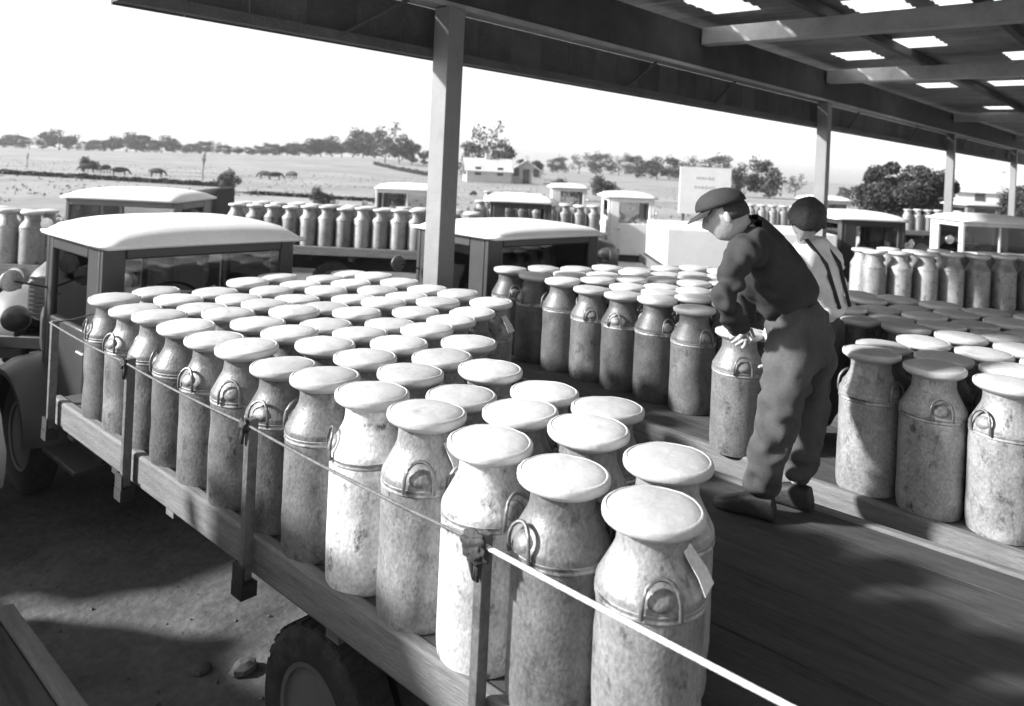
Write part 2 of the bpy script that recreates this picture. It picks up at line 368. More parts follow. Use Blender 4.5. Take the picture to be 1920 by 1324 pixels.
def can(p, rz, label, group, sc=1.0, tilt=0.0, detail=True, tone=None):
    tone = tone or random.choice((.6, .75, .85, .95, 1.05, 1.2, 1.35))
    root = thing('milk_can', label, 'milk can', p, rz, group); root.scale = (sc, sc, random.uniform(0.965, 1.015)); 
    if tilt: root.rotation_euler = (0, 0, rz)
    if detail:
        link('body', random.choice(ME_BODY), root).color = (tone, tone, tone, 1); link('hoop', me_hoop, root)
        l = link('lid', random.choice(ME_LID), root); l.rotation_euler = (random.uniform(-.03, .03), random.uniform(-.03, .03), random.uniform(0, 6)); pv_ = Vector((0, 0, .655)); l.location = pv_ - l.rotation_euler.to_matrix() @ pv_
        for s in (0, math.pi):
            h = link('handle', me_handle, root); h.rotation_euler = (0, 0, s)
            pl = link('handle_plate', me_plate, root); pl.rotation_euler = (0, 0, s)
    else:
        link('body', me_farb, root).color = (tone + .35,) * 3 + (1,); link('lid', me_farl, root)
    return root

# ------------------------------------------------------------------ trucks
def ring_round(cx, cz, hw, hh, r, n=4):
    pts = []
    for (sx, sz, a0) in ((1, 1, 0), (-1, 1, 90), (-1, -1, 180), (1, -1, 270)):
        for i in range(n + 1):
            a = math.radians(a0 + 90 * i / n); pts.append((cx + sx * (hw - r) + r * math.cos(a), cz + sz * (hh - r) + r * math.sin(a)))
    return pts
def wheel(parent, x, y, r, w, side):
    wh = link('wheel', None, parent); wh.location = (x, y, r); wh.rotation_euler = (0, math.pi / 2, 0)
    tp = [(r*.60, -w/2*.8), (r*.70, -w/2), (r*.90, -w/2), (r*.98, -w/2*.75), (r, -w/2*.4), (r, w/2*.4), (r*.98, w/2*.75), (r*.90, w/2), (r*.70, w/2), (r*.60, w/2*.8), (r*.60, -w/2*.8)]
    m = MB().lathe(tp, 32, cap=False)
    for i in range(32):                                     # tread blocks
        a = 2 * math.pi * i / 32
        m.box(r*.985, r*1.012, -r*.055, r*.055, -w*.36, -w*.05, Matrix.Rotation(a, 4, 'Z')); m.box(r*.985, r*1.012, -r*.055, r*.055, w*.05, w*.36, Matrix.Rotation(a + .1, 4, 'Z'))
    ty = m.obj('tyre', RUBBER, wh)
    s = side
    rp = [(0.03, .06*s), (.07, .06*s), (.075, .03*s), (r*.30, .0), (r*.36, -.02*s), (r*.52, .02*s), (r*.56, w*.42*s), (r*.615, w*.44*s), (r*.60, w*.34*s)]
    rm = MB().lathe(rp, 28, cap=True).obj('rim', PG, wh)
    m = MB()
    for i in range(6):
        a = math.pi / 3 * i; m.lathe([(.012, .0), (.012, .035)], 6, Matrix.Translation((.105 * math.cos(a), .105 * math.sin(a), -.005 if s > 0 else -.03)))
    m.obj('wheel_nuts', IRON, wh)
    m = MB()
    for i in range(5):
        a = 2 * math.pi * i / 5 + .3; zc_ = .004 * s; m.lathe([(.001, zc_ - .01), (.034, zc_ - .01), (.036, zc_ + .012 * s), (.03, zc_ + .014 * s)], 10, Matrix.Translation((r * .44 * math.cos(a), r * .44 * math.sin(a), 0)))
    m.obj('hand_holes', IRON, wh)
    return wh
def panel_with_hole(m, outer, hole, y0, y1, mt=None):       # frame of four boxes around an opening, in x-z
    ox0, ox1, oz0, oz1 = outer; hx0, hx1, hz0, hz1 = hole
    m.box(ox0, hx0, y0, y1, oz0, oz1, mt); m.box(hx1, ox1, y0, y1, oz0, oz1, mt)
    m.box(hx0, hx1, y0, y1, oz0, hz0, mt); m.box(hx0, hx1, y0, y1, hz1, oz1, mt); return m
def truck(label, loc, rz, paint, roofp, bw=2.1, blen=5.0, bedz=1.05, group=None, stakes=(), cabx=0.0, rearwin=(-.55, .55), wheel_x=-.3, planks=True, trim=PD, cabw=.70, rtop=2.08, wyo=.60, rr_=.40):
    t = thing('flatbed_truck', label, 'truck', loc, rz, group)
    cw = cabw; c = cabx; y0, y1 = .10, 1.18
    # --- cab
    m = MB(); panel_with_hole(m, (c - cw, c + cw, .80, 1.965), (c + rearwin[0], c + rearwin[1], 1.48, 1.865), y0, y0 + .05)
    rw = m.obj('cab_rear_wall', paint, t, bev=.012)
    MB().box(c + rearwin[0], c + rearwin[1], y0 + .02, y0 + .026, 1.48, 1.865).obj('rear_window_pane', GLASS, t)
    # roof: crowned shell with overhanging rim
    nx, ny = 14, 10; vs = []; fs = []
    for i in range(nx + 1):
        for j in range(ny + 1):
            u = -1 + 2 * i / nx; v = -1 + 2 * j / ny
            k = max(0, 1 - abs(u) ** 3.0) ** .5 * max(0, 1 - abs(v) ** 2.8) ** .5
            sx = u * (1 - .10 * max(0, abs(v) - .6)); vs.append((c + sx * (cw + .05), (y0 + y1) / 2 - .02 + v * ((y1 - y0) / 2 + .10), 1.958 + (rtop - 1.958) * k))
    for i in range(nx):
        for j in range(ny): fs.append((i*(ny+1)+j, (i+1)*(ny+1)+j, (i+1)*(ny+1)+j+1, i*(ny+1)+j+1))
    m = MB(); m._add(vs, fs); m.obj('roof', roofp, t, 60, thick=.03)
    # doors with window openings
    for s in (-1, 1):
        m = MB(); R = Matrix.Translation((c + s * (cw - .025), 0, 0)) @ Matrix.Rotation(math.pi / 2, 4, 'Z')
        panel_with_hole(m, (y0 + .055, y1 - .055, .62, 1.96), (y0 + .26, y1 - .13, 1.36, 1.85), -.025, .025, R)
        d = m.obj('door', paint, t, bev=.014)
        MB().box(c + s*(cw-.03) - .003, c + s*(cw-.03) + .003, y0 + .26, y1 - .13, 1.36, 1.85).obj('door_window_pane', GLASS, d)
        xs = c + s * (cw + .03); MB().tube([(xs - s*.03, y0 + .17, 1.22), (xs, y0 + .17, 1.22), (xs, y0 + .29, 1.22)], .011, 6).obj('door_handle', CHROME, d)
    # windscreen frame, two panes
    m = MB(); m.box(c - cw, c - cw + .05, y1 - .05, y1, .85, 1.96); m.box(c + cw - .05, c + cw, y1 - .05, y1, .85, 1.96)
    m.box(c - cw + .05, c + cw - .05, y1 - .05, y1, .85, 1.40); m.box(c - cw + .05, c + cw - .05, y1 - .05, y1, 1.87, 1.96); m.box(c - .02, c + .02, y1 - .045, y1 - .005, 1.40, 1.87)
    ws = m.obj('windscreen_frame', paint, t, bev=.01)
    for s in (-1, 1):
        xa, xb = sorted((c + s * .02, c + s * (cw - .05))); MB().box(xa, xb, y1 - .03, y1 - .024, 1.40, 1.87).obj('windscreen_pane', GLASS, ws)
    MB().box(c - cw + .05, c + cw - .05, y0 + .06, y1 - .06, .76, .80).obj('cab_floor', IRON, t)
    m = MB(); m.box(c - .62, c + .62, y0 + .10, y0 + .52, .95, 1.12); m.box(c - .62, c + .62, y0 + .07, y0 + .19, 1.12, 1.47); m.obj('seat', SEAT, t, bev=.04)
    # steering wheel
    m = MB(); q = Matrix.Translation((c + .12, y1 - .40, 1.42)) @ Matrix.Rotation(math.radians(38), 4, 'X')
    m.tube([q @ Vector((.20 * math.cos(a), .20 * math.sin(a), 0)) for a in [2 * math.pi * i / 24 for i in range(24)]], .012, 6, True)
    for i in range(3):
        a = 2 * math.pi * i / 3 + .5; m.tube([q @ Vector((0, 0, 0)), q @ Vector((.20 * math.cos(a), .20 * math.sin(a), 0))], .008, 6)
    m.tube([q @ Vector((0, 0, 0)), q @ Vector((0, 0, -.5))], .016, 6); m.obj('steering_wheel', IRON, t)
    # hood, grille
    secs = []
    for yy, hw, z0, z1, r in ((y1 + .001, cw - .06, .85, 1.40, .12), (y1 + .35, .52, .80, 1.38, .16), (y1 + .9, .42, .74, 1.33, .17), (y1 + 1.18, .37, .70, 1.26, .16), (y1 + 1.25, .33, .70, 1.18, .14)):
        secs.append([(x, yy, z) for x, z in ring_round(c, (z0 + z1) / 2, hw, (z1 - z0) / 2, r)])
    h = MB().loft(secs).obj('hood', paint, t, 40)
    m = MB()
    for s in (-1, 1):
        for k in range(6):
            yy = y1 + .25 + .1 * k; hw = .545 - .115 * (yy - y1 - .1) / .8; m.box(c + s * (hw + .012) - .012, c + s * (hw + .012) + .006, yy, yy + .03, .98, 1.16)
    m.obj('hood_louvres', trim, h)
    m = MB()
    for k in range(9): z = .76 + .048 * k; m.box(c - .30, c + .30, y1 + 1.24, y1 + 1.275, z, z + .024)
    m.obj('grille', trim, t)
    # front fenders, headlights, running boards, bumper
    wr = .42; wy = y1 + wyo
    for s in (-1, 1):
        secs = []
        for k in range(15):
            a = math.radians(-22 + 200 * k / 14); rr = wr + .12 + (.05 if k < 3 else 0)
            yy = wy + rr * math.cos(a) * 1.08; zz = .48 + rr * math.sin(a) * .95
            xin = c + s * .42; xo = c + s * .92; th = .03
            n_y, n_z = math.cos(a), math.sin(a); drop = .10
            secs.append([(xin, yy, zz), (c + s*.62, yy + n_y*.025, zz + n_z*.025), (c + s*.80, yy + n_y*.01, zz + n_z*.01), (xo, yy - n_y*.06, zz - n_z*.06), (xo, yy - n_y*drop, zz - n_z*drop),
                         (xo - s*.02, yy - n_y*drop, zz - n_z*drop), (xo - s*.03, yy - n_y*.075, zz - n_z*.075), (c + s*.78, yy - n_y*.02, zz - n_z*.02), (c + s*.62, yy - n_y*.005, zz - n_z*.005), (xin, yy - n_y*.03, zz - n_z*.03)])
        MB().loft(secs).obj('front_fender', paint, t, 45)
        q = Matrix.Translation((c + s * .60, y1 + 1.02, 1.12)) @ Matrix.Rotation(-math.pi / 2, 4, 'X')
        hl = MB().lathe([(.02, -.16), (.06, -.14), (.095, -.08), (.11, .0), (.112, .03), (.10, .035)], 20, q).obj('headlight', paint, t)
        MB().lathe([(.10, .034), (.07, .048), (.02, .055)], 20, q).obj('lens', LENS, hl)
        MB().tube([(c + s*.60, y1 + .98, .98), (c + s*.60, y1 + .98, 1.05)], .025, 8).obj('headlight_stand', paint, hl)
        MB().box(*sorted((c + s*.60, c + s*.82)), y0 + .02, min(y1 + .12, wy - .56), .47, .505).obj('running_board', trim, t, bev=.01)
        MB().box(*sorted((c + s*.60, c + s*.64)), y0 + .06, min(y1 + .05, wy - .5), .505, .80).obj('splash_panel', trim, t)
        wheel(t, c + s * .72, wy, wr, .18, s)
        for k, xo in enumerate((bw/2 - .22, bw/2 - .44)):
            wheel(t, s * xo, -blen * .5 + wheel_x, rr_, .19, s)
        # mirror on an arm
        a0 = Vector((c + s * cw, y1 - .06, 1.55)); a1 = a0 + Vector((s * .22, .05, .06))
        mi = MB().tube([a0, a1], .008, 6).obj('mirror_arm', IRON, t)
        MB().lathe([(.01, -.012), (.075, -.01), (.08, 0), (.075, .008), (.01, .01)], 18, Matrix.Translation(a1) @ Matrix.Rotation(math.pi/2, 4, 'X')).obj('mirror', CHROME, mi)
    MB().box(c - .82, c + .82, y1 + 1.36, y1 + 1.41, .42, .56).obj('front_bumper', trim, t, bev=.015)
    # chassis
    for s in (-1, 1):
        MB().box(s*.40 - .04, s*.40 + .04, -blen + .4, y1 + 1.36, .60, .74).obj('frame_rail', IRON, t)
    MB().tube([(-bw/2 + .3, -blen*.5 + wheel_x, rr_), (bw/2 - .3, -blen*.5 + wheel_x, rr_)], .07, 10).lathe([(.05, -.17), (.15, -.1), (.18, 0), (.15, .1), (.05, .17)], 14, Matrix.Translation((0, -blen*.5 + wheel_x, rr_)) @ Matrix.Rotation(math.pi/2, 4, 'Y')).obj('rear_axle', IRON, t)
    MB().tube([(c - .7, wy, .42), (c + .7, wy, .42)], .05, 8).obj('front_axle', IRON, t)
    # bed: cross members, planks, side rails, stakes
    nb = max(4, int(blen / .6))
    for k in range(nb):
        yy = -blen + .15 + (blen - .3) * k / (nb - 1); MB().box(-bw/2 + .06, bw/2 - .06, yy - .04, yy + .04, .82, .97).obj('cross_member', WOOD if k % 2 else IRON, t)
    for s in (-1, 1): MB().box(s*.40 - .05, s*.40 + .05, -blen + .02, .0, .745, .818).obj('bed_runner', IRON, t)
    npk = int(round((bw - .12) / .19)); pw = (bw - .12) / npk
    mp = MB().box(.0015, pw - .0015, -blen, 0, .975, bedz).mesh('bed_plank', FLOORW, 0)
    for k in range(npk):
        o = link('bed_plank', mp, t); o.location = (-bw/2 + .06 + k * pw, 0, random.uniform(-.006, .0))
    for s in (-1, 1):
        MB().box(*sorted((s*(bw/2 - .055), s*(bw/2 + .0))), -blen - .02, .02, .905, bedz + .012).obj('side_rail', WOOD, t, bev=.012)
        for k, yy in enumerate(stakes if s < 0 else ()):
            m = MB(); xx = s * (bw/2 + .004); m.box(*sorted((xx + s*.012, xx + s*.055)), yy - .017, yy + .017, .90, bedz + .50)
            m.obj('stake', STEEL, t, bev=.004)
            m = MB(); m.box(*sorted((xx, xx + s*.07)), yy - .04, yy + .04, .84, .897); m.box(*sorted((xx + s*.058, xx + s*.068)), yy - .04, yy + .04, .90, .97); m.obj('stake_pocket', IRON, t)
    MB().box(-bw/2, bw/2, -blen - .075, -blen - .025, .905, bedz + .01).obj('rear_rail', WOOD, t, bev=.01)
    return t

# ------------------------------------------------------------------ near truck with the cans
BED1 = dict(x0=1.665, x1=3.765, front=5.20, rear=0.15)
t1c = (BED1['x0'] + BED1['x1']) / 2
ST1 = [5.20 - y for y in (5.10, 3.99, 2.80, 1.50, 0.30)]
near_truck = truck('near flatbed truck, pale roof over a dark cab, loaded with milk cans', (t1c, 5.20, 0), 0, PD, PW,
                   bw=2.10, blen=5.05, stakes=[-s for s in ST1], cabx=-.05, wyo=.12, rearwin=(-.56, .60), wheel_x=-.12, rr_=.36, cabw=.71, rtop=2.10)
BZ = 1.052
groups_c = 'milk cans loaded on the near truck'
col_words = ['outermost row by the cable', 'second row from the cable', 'third row from the cable', 'middle row', 'fifth row from the cable', 'sixth row from the cable', 'far-side row']
starts = [0, 0, 1, 4, 5, 5, 5]
CANS = {}
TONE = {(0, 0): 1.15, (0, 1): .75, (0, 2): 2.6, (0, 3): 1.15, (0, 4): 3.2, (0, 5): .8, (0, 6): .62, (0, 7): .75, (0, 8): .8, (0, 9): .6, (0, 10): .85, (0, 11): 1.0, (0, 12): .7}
ang = {(0, 0): 222, (0, 1): 165, (0, 2): 262, (0, 3): 222, (0, 4): 150, (0, 5): 290, (0, 6): 200, (0, 7): 215, (0, 8): 190}
for k in range(7):
    n = 0; i = starts[k]
    while True:
        y = 1.06 + .3035 * i + .130 * k
        if y > 4.96: break
        x = 1.812 + .2985 * k + random.uniform(-.002, .002) 
        n += 1
        rz = math.radians(ang.get((k, i), random.uniform(0, 360)))
        CANS[(k, i)] = can((x, y + random.uniform(-.002, .002), BZ), rz, f'near truck milk can, {col_words[k]}, {ordinal(n)} from near end', groups_c, tone=TONE.get((k, i)))
        i += 1
def paper_tag(root, world_dir):
    a = math.atan2(world_dir.y, world_dir.x) - root.rotation_euler[2]; q = Matrix.Rotation(a, 4, 'Z'); w = .028
    pts = [(.094, .604), (.112, .580), (.138, .548), (.158, .508)]
    sec = [[(r_, -w * (1 + .15 * k), z_), (r_, w * (1 + .15 * k), z_), (r_ + .0012, w * (1 + .15 * k), z_ + .0008), (r_ + .0012, -w * (1 + .15 * k), z_ + .0008)] for k, (r_, z_) in enumerate(pts)]
    sec = [[q @ Vector(p_) for p_ in r_] for r_ in sec]; MB().loft(sec).obj('paper_tag', mat('tag_paper', .7, .8, 0, .08, 9, .1), root)
for key in ((0, 0), (0, 3), (6, 5)): paper_tag(CANS[key], RT * .8 - FW * .45)
# steel cable along the stakes
def cable(pts, r, sag, name, label, m_=None):
    P = []
    for a, b in zip(pts, pts[1:]):
        for i in range(10):
            u = i / 10; p = Vector(a).lerp(Vector(b), u); p.z -= sag * 4 * u * (1 - u); P.append(p)
    P.append(Vector(pts[-1])); m = MB().tube(P, r, 8); return tag(m.obj(name, m_ or ROPE), label, 'cable')
xs = BED1['x0'] - .066
ys = [5.20 - s for s in ST1]
zc = BZ + .482
cable([(xs, ys[4], zc - .01), (xs, ys[3] - .03, zc)], .0075, .004, 'cable', 'taut pale cable from the nearest stake toward the lower right corner')
cable([(xs, ys[3] + .03, zc), (xs, ys[2], zc), (xs, ys[1], zc), (xs, ys[0], zc + .01), (xs + .25, ys[0] + .02, zc + .03)], .005, .010, 'cable', 'thin dark cable strung along the stakes in front of the loaded cans', mat('old_cable', .13, .7, .3, .3, 30, .3))
# dark lumps of cord and clamp where the cable crosses the stakes
def lump(c, sz, seed, label):
    b = bmesh.new(); bmesh.ops.create_icosphere(b, subdivisions=4, radius=1)
    for v in b.verts:
        n_ = 1 + .45 * noise.noise(v.co * 1.6 + Vector((seed, 0, 0))) + .25 * noise.noise(v.co * 4.2 + Vector((0, seed, 0))); v.co = Vector((v.co.x * sz[0] * n_, v.co.y * sz[1] * n_, v.co.z * sz[2] * n_))
    r = random.Random(seed)
    for k in range(3):
        y = r.uniform(-.7, .7) * sz[1]; bmesh.ops.create_cone(b, segments=8, radius1=.006, radius2=.009, depth=.07, cap_ends=True, matrix=Matrix.Translation((0, y, -sz[2] - .015)) @ Matrix.Rotation(r.uniform(-.4, .4), 4, 'X'))
    me = bpy.data.meshes.new('cable_clamp'); b.to_mesh(me); b.free(); me.materials.append(IRON); me.polygons.foreach_set('use_smooth', [True] * len(me.polygons))
    o = link('cable_clamp', me); o.location = c; return tag(o, label, 'clamp')
lump((xs - .012, ys[3], zc - .01), (.022, .048, .042), 3, 'dark lump of cord knotted round the cable at the nearest stake')
lump((xs - .006, ys[2], zc - .005), (.016, .030, .026), 5, 'small dark cord knot on the second stake from the camera')
lump((xs - .006, ys[1], zc - .005), (.016, .030, .026), 9, 'small dark cord knot on the third stake from the camera')
# rag on the near truck's headboard side, seen against the cab
# ------------------------------------------------------------------ second truck, slightly turned
YAW2 = -math.radians(5.7); Q2 = Matrix.Rotation(YAW2, 4, 'Z')
T2 = Vector((5.53, 4.50, 0))
second_truck = truck('second flatbed truck beyond the post, dark cab with rounded window, half unloaded', tuple(T2), YAW2, PD, PW, bw=2.40, blen=4.4, stakes=[], cabx=.13, rearwin=(-.56, .60), cabw=.74, rtop=2.05)
def w2(lx, ly): return T2 + Q2 @ Vector((lx, ly, 0))
gc2 = 'milk cans on the second truck'
side_words = ['left edge row', 'second row', 'third row', 'fourth row', 'fifth row', 'sixth row', 'right edge row']
man2_xy = Vector((4.66, 1.80, 0))
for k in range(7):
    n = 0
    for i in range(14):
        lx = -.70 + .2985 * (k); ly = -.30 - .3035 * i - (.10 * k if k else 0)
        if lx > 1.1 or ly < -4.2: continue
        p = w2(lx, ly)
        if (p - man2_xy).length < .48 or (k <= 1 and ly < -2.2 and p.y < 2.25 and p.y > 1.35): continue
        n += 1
        can((p.x, p.y, BZ), random.uniform(0, 6.28), f'milk can on the second truck, {side_words[k]}, {ordinal(n)} from the cab', gc2, tone=random.choice((.5, .6, .7, .45)))  # low tones: shade over this load put into the body colour
for n, (x, y) in enumerate([(4.135, .615), (4.14, .915), (4.18, 1.215)]):
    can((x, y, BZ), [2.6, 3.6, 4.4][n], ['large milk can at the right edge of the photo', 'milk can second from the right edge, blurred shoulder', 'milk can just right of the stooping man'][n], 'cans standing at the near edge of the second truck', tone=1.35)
grip = (4.16, 1.92)
can((grip[0], grip[1], BZ), 3.75, 'milk can that the stooping man is gripping', 'cans standing at the near edge of the second truck')

# ------------------------------------------------------------------ trucks and cars in the yard behind
# pale truck at the left edge, nose towards the camera
truck('pale truck at the left edge of the photo, only its fender and headlight showing', (.70, 8.24, 0), math.pi, PW, PW, bw=1.9, blen=3.0)
oG = TL(10.7, -9.35)
QG = Matrix.Rotation(HEAD_RIGHT + math.pi, 4, 'Z')
tG = truck('dark truck at the left edge, its rear end loaded with cans', tuple(oG), HEAD_RIGHT + math.pi, PD, PD, bw=2.0, blen=3.4)
for j in range(2):
    for k in range(10):
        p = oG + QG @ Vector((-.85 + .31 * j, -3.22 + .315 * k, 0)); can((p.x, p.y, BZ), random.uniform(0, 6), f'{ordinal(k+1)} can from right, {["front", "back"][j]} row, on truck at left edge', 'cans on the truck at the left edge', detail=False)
truck('pale-roofed truck facing the camera just behind the near truck cab', tuple(TL(10.7, -4.83)), math.atan2(FW.x, -FW.y), PG, PW, bw=1.85, blen=2.0)
truck('pale truck facing the camera behind the right-hand row of cans', tuple(TL(15.2, 9.0)), math.atan2(FW.x, -FW.y), PP, PW, bw=1.85, blen=2.0)
# side-on truck with two rows of cans behind the big post
oB = TL(14.1, -.45)
tB = truck('dark truck parked side-on beyond the big post, carrying two rows of cans', tuple(oB), HEAD_RIGHT, PD, PW, bw=2.0, blen=4.5)
QB = Matrix.Rotation(HEAD_RIGHT, 4, 'Z')
for j in range(3):
    for k in range(14):
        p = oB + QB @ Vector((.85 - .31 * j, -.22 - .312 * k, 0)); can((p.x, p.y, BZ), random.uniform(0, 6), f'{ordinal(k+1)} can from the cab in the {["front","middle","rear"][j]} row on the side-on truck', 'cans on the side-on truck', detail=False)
oD = TL(18.6, 2.2)
tD = truck('white truck far behind the second truck, parked side-on', tuple(oD), HEAD_RIGHT, PW, PW, bw=2.0, blen=3.2)
QD = QB
for j in range(2):
    for k in range(9):
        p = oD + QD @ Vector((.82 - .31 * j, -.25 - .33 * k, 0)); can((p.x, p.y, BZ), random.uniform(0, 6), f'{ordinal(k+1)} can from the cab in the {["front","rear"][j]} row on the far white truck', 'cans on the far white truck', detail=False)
for (t_, lat_, rz_, lab, roofm) in ((17.9, -2.25, math.atan2(FW.x, -FW.y), 'pale-roofed truck facing the camera, just left of the big post', PW), (24.5, 1.2, HEAD_RIGHT, 'distant pale truck above the second truck cab', PW), (24.0, 9.2, HEAD_RIGHT, 'distant truck seen between the two men', PW), (26.0, 15.0, HEAD_RIGHT, 'distant truck below the big round tree', PP)):
    truck(lab, tuple(TL(t_, lat_)), rz_, PP if t_ < 25 else PG, roofm, bw=1.9, blen=2.2)
    if t_ > 20:
        for k in range(6):
            p = TL(t_, lat_) + QB @ Vector((.78, -.25 - .33 * k, 0)); can((p.x, p.y, BZ), random.uniform(0, 6), f'{ordinal(k+1)} can from the cab on the {lab.split(",")[0]}', 'cans on the ' + lab, detail=False)
# white box-bodied truck behind the two men
oE = TL(13.5, 5.45)
tE = truck('white box-bodied truck parked side-on behind the two men', tuple(oE), HEAD_RIGHT, PD, PW, bw=1.9, blen=2.9)
m = MB().box(-.93, .93, -2.86, -.04, 1.054, 1.70); m.obj('box_body', PW, tE, bev=.03)
# right truck with a row of cans
oF = TL(10.65, 7.9)
tF = truck('truck at the right edge carrying a dark-shadowed row of cans', tuple(oF), HEAD_RIGHT, PG, PW, bw=2.0, blen=3.4)
for j in range(2):
    for k in range(10):
        p = oF + QB @ Vector((.84 - .31 * j, -.2 - .335 * k, 0)); can((p.x, p.y, BZ), random.uniform(0, 6), f'{ordinal(k+1)} can from the right in the {["front","rear"][j]} row on the right-hand truck', 'cans on the right-hand truck', detail=False)
# small trailer under a dark tarpaulin
tr = thing('farm_trailer', 'small farm trailer heaped under a dark tarpaulin, beside the pale car', 'trailer', tuple(TL(17.2, -6.85)), HEAD_RIGHT)
MB().box(-.6, .6, -.5, .5, .55, .62).obj('deck', WOOD, tr); 
secs = []
for y, hw, z1 in ((-.48, .50, 1.45), (-.40, .56, 1.58), (0, .58, 1.74), (.40, .58, 1.80), (.46, .56, 1.78)):
    secs.append([(x + .02*math.sin(9*x+y), y, z) for x, z in ring_round(0, (z1 + .62)/2, hw, (z1 - .62)/2, .12)])
MB().loft(secs).obj('tarpaulin', TARP, tr, 50)
for s in (-1, 1): wheel(tr, s*.68, 0, .33, .13, s)
MB().tube([(-.66, 0, .33), (.66, 0, .33)], .03, 8).obj('axle', IRON, tr); MB().box(-.35, .35, -.08, .08, .33, .55).obj('axle_block', IRON, tr)
MB().bar((0, .5, .58), (0, 1.7, .45), .06, .06).obj('drawbar', IRON, tr)

# the truck the photographer stands on: its bed rail shows in the lower left corner
truck('flatbed truck in the bottom left corner, only its weathered side rail showing', (-.20, 2.92, 0), 0, PD, PD, bw=2.10, blen=4.6)
for (x, y, r) in ((.98, 4.2, .09), (1.05, 4.0, .06), (2.05, 3.5, .07), (1.9, 3.65, .05), (.92, 4.42, .12)):
    m = MB(); vs = []; 
    m.lathe([(r*.5, 0), (r, r*.25), (r*.85, r*.6), (r*.35, r*.85)], 9); m.v = [(a*random.uniform(.85, 1.15)+x, b*random.uniform(.8, 1.1)+y, c-.005) for a, b, c in m.v]
    o = m.obj('stone', mat('stone', .2), smooth=25)
    tag(o, {.09: 'fist-sized stone at the bottom left, beyond the corner truck rail', .06: 'small stone near the corner truck rail', .07: 'larger stone under the truck bed near the bottom edge', .05: 'smaller stone under the truck bed near the bottom edge', .12: 'biggest stone at the left edge of the photo'}[r], 'stone', 'stones on the yard')

# ------------------------------------------------------------------ people
def chain_obj(name, chains, m, parent, sub=2, root_idx=None):
    """chains: list of lists of (point, radius or (rx, ry)); points equal within 1e-5 are shared."""
    vs = []; rad = []; ed = []; idx = {}
    def vid(p, r):
        k = tuple(round(c, 4) for c in p)
        if k not in idx: idx[k] = len(vs); vs.append(tuple(p)); rad.append(r if isinstance(r, tuple) else (r, r))
        return idx[k]
    for ch in chains:
        ids = [vid(p, r) for p, r in ch]
        for a, b in zip(ids, ids[1:]): ed.append((a, b))
    me = bpy.data.meshes.new(name); me.from_pydata(vs, ed, []); me.materials.append(m)
    o = link(name, me, parent); 
    md = o.modifiers.new('skin', 'SKIN'); md.use_smooth_shade = True
    for i, r in enumerate(rad): me.skin_vertices[0].data[i].radius = r
    for i in range(len(vs)): me.skin_vertices[0].data[i].use_root = (i == (root_idx or 0))
    s = o.modifiers.new('sub', 'SUBSURF'); s.levels = sub; s.render_levels = sub
    return o
def head_mesh(name, m, M4, parent):
    """Head shaped from a sphere: +y is the face, +z the crown; unit 1 = head height."""
    b = bmesh.new(); bmesh.ops.create_uvsphere(b, u_segments=28, v_segments=20, radius=.5)
    for v in b.verts:
        x, y, z = v.co; 
        x *= .66 + .05 * z; yy = y * .84
        if z < 0: x *= 1 + .42 * z; yy *= 1 + .10 * z
        if y > 0:
            yy += .05 * math.exp(-((z + .38) / .10) ** 2) * math.exp(-(x / .12) ** 2)           # chin
            yy += .115 * math.exp(-((z + .08) / .075) ** 2) * math.exp(-(x / .045) ** 2)         # nose
            yy += .06 * math.exp(-((z - .02) / .06) ** 2) * math.exp(-(x / .035) ** 2)
            yy += .03 * math.exp(-((z - .10) / .035) ** 2) * math.exp(-(x / .2) ** 2)            # brow
            yy -= .05 * math.exp(-((z - .025) / .045) ** 2) * math.exp(-((abs(x) - .12) / .06) ** 2)  # eye sockets
            yy += .022 * math.exp(-((z + .22) / .022) ** 2) * math.exp(-(x / .09) ** 2)          # lips
            yy -= .02 * math.exp(-((z + .245) / .010) ** 2) * math.exp(-(x / .09) ** 2)
        v.co = (x, yy, z)
    for s in (-1, 1):                                        # ears
        r = bmesh.ops.create_uvsphere(b, u_segments=10, v_segments=8, radius=.5)
        for v in r['verts']: v.co = Vector((v.co.x * .06 + s * (.325 + .02), v.co.y * .13 - .03, v.co.z * .24 - .02))
    me = bpy.data.meshes.new(name); b.to_mesh(me); b.free(); me.materials.append(m)
    me.polygons.foreach_set('use_smooth', [True] * len(me.polygons)); me.transform(M4)
    return link(name, me, parent)
def frame(origin, fwd, up, scale=1.0):
    f = Vector(fwd).normalized(); u = (Vector(up) - f * Vector(up).dot(f)).normalized(); r = f.cross(u)
    Mx = Matrix((r * scale, f * scale, u * scale)).transposed().to_4x4(); Mx.translation = origin; return Mx
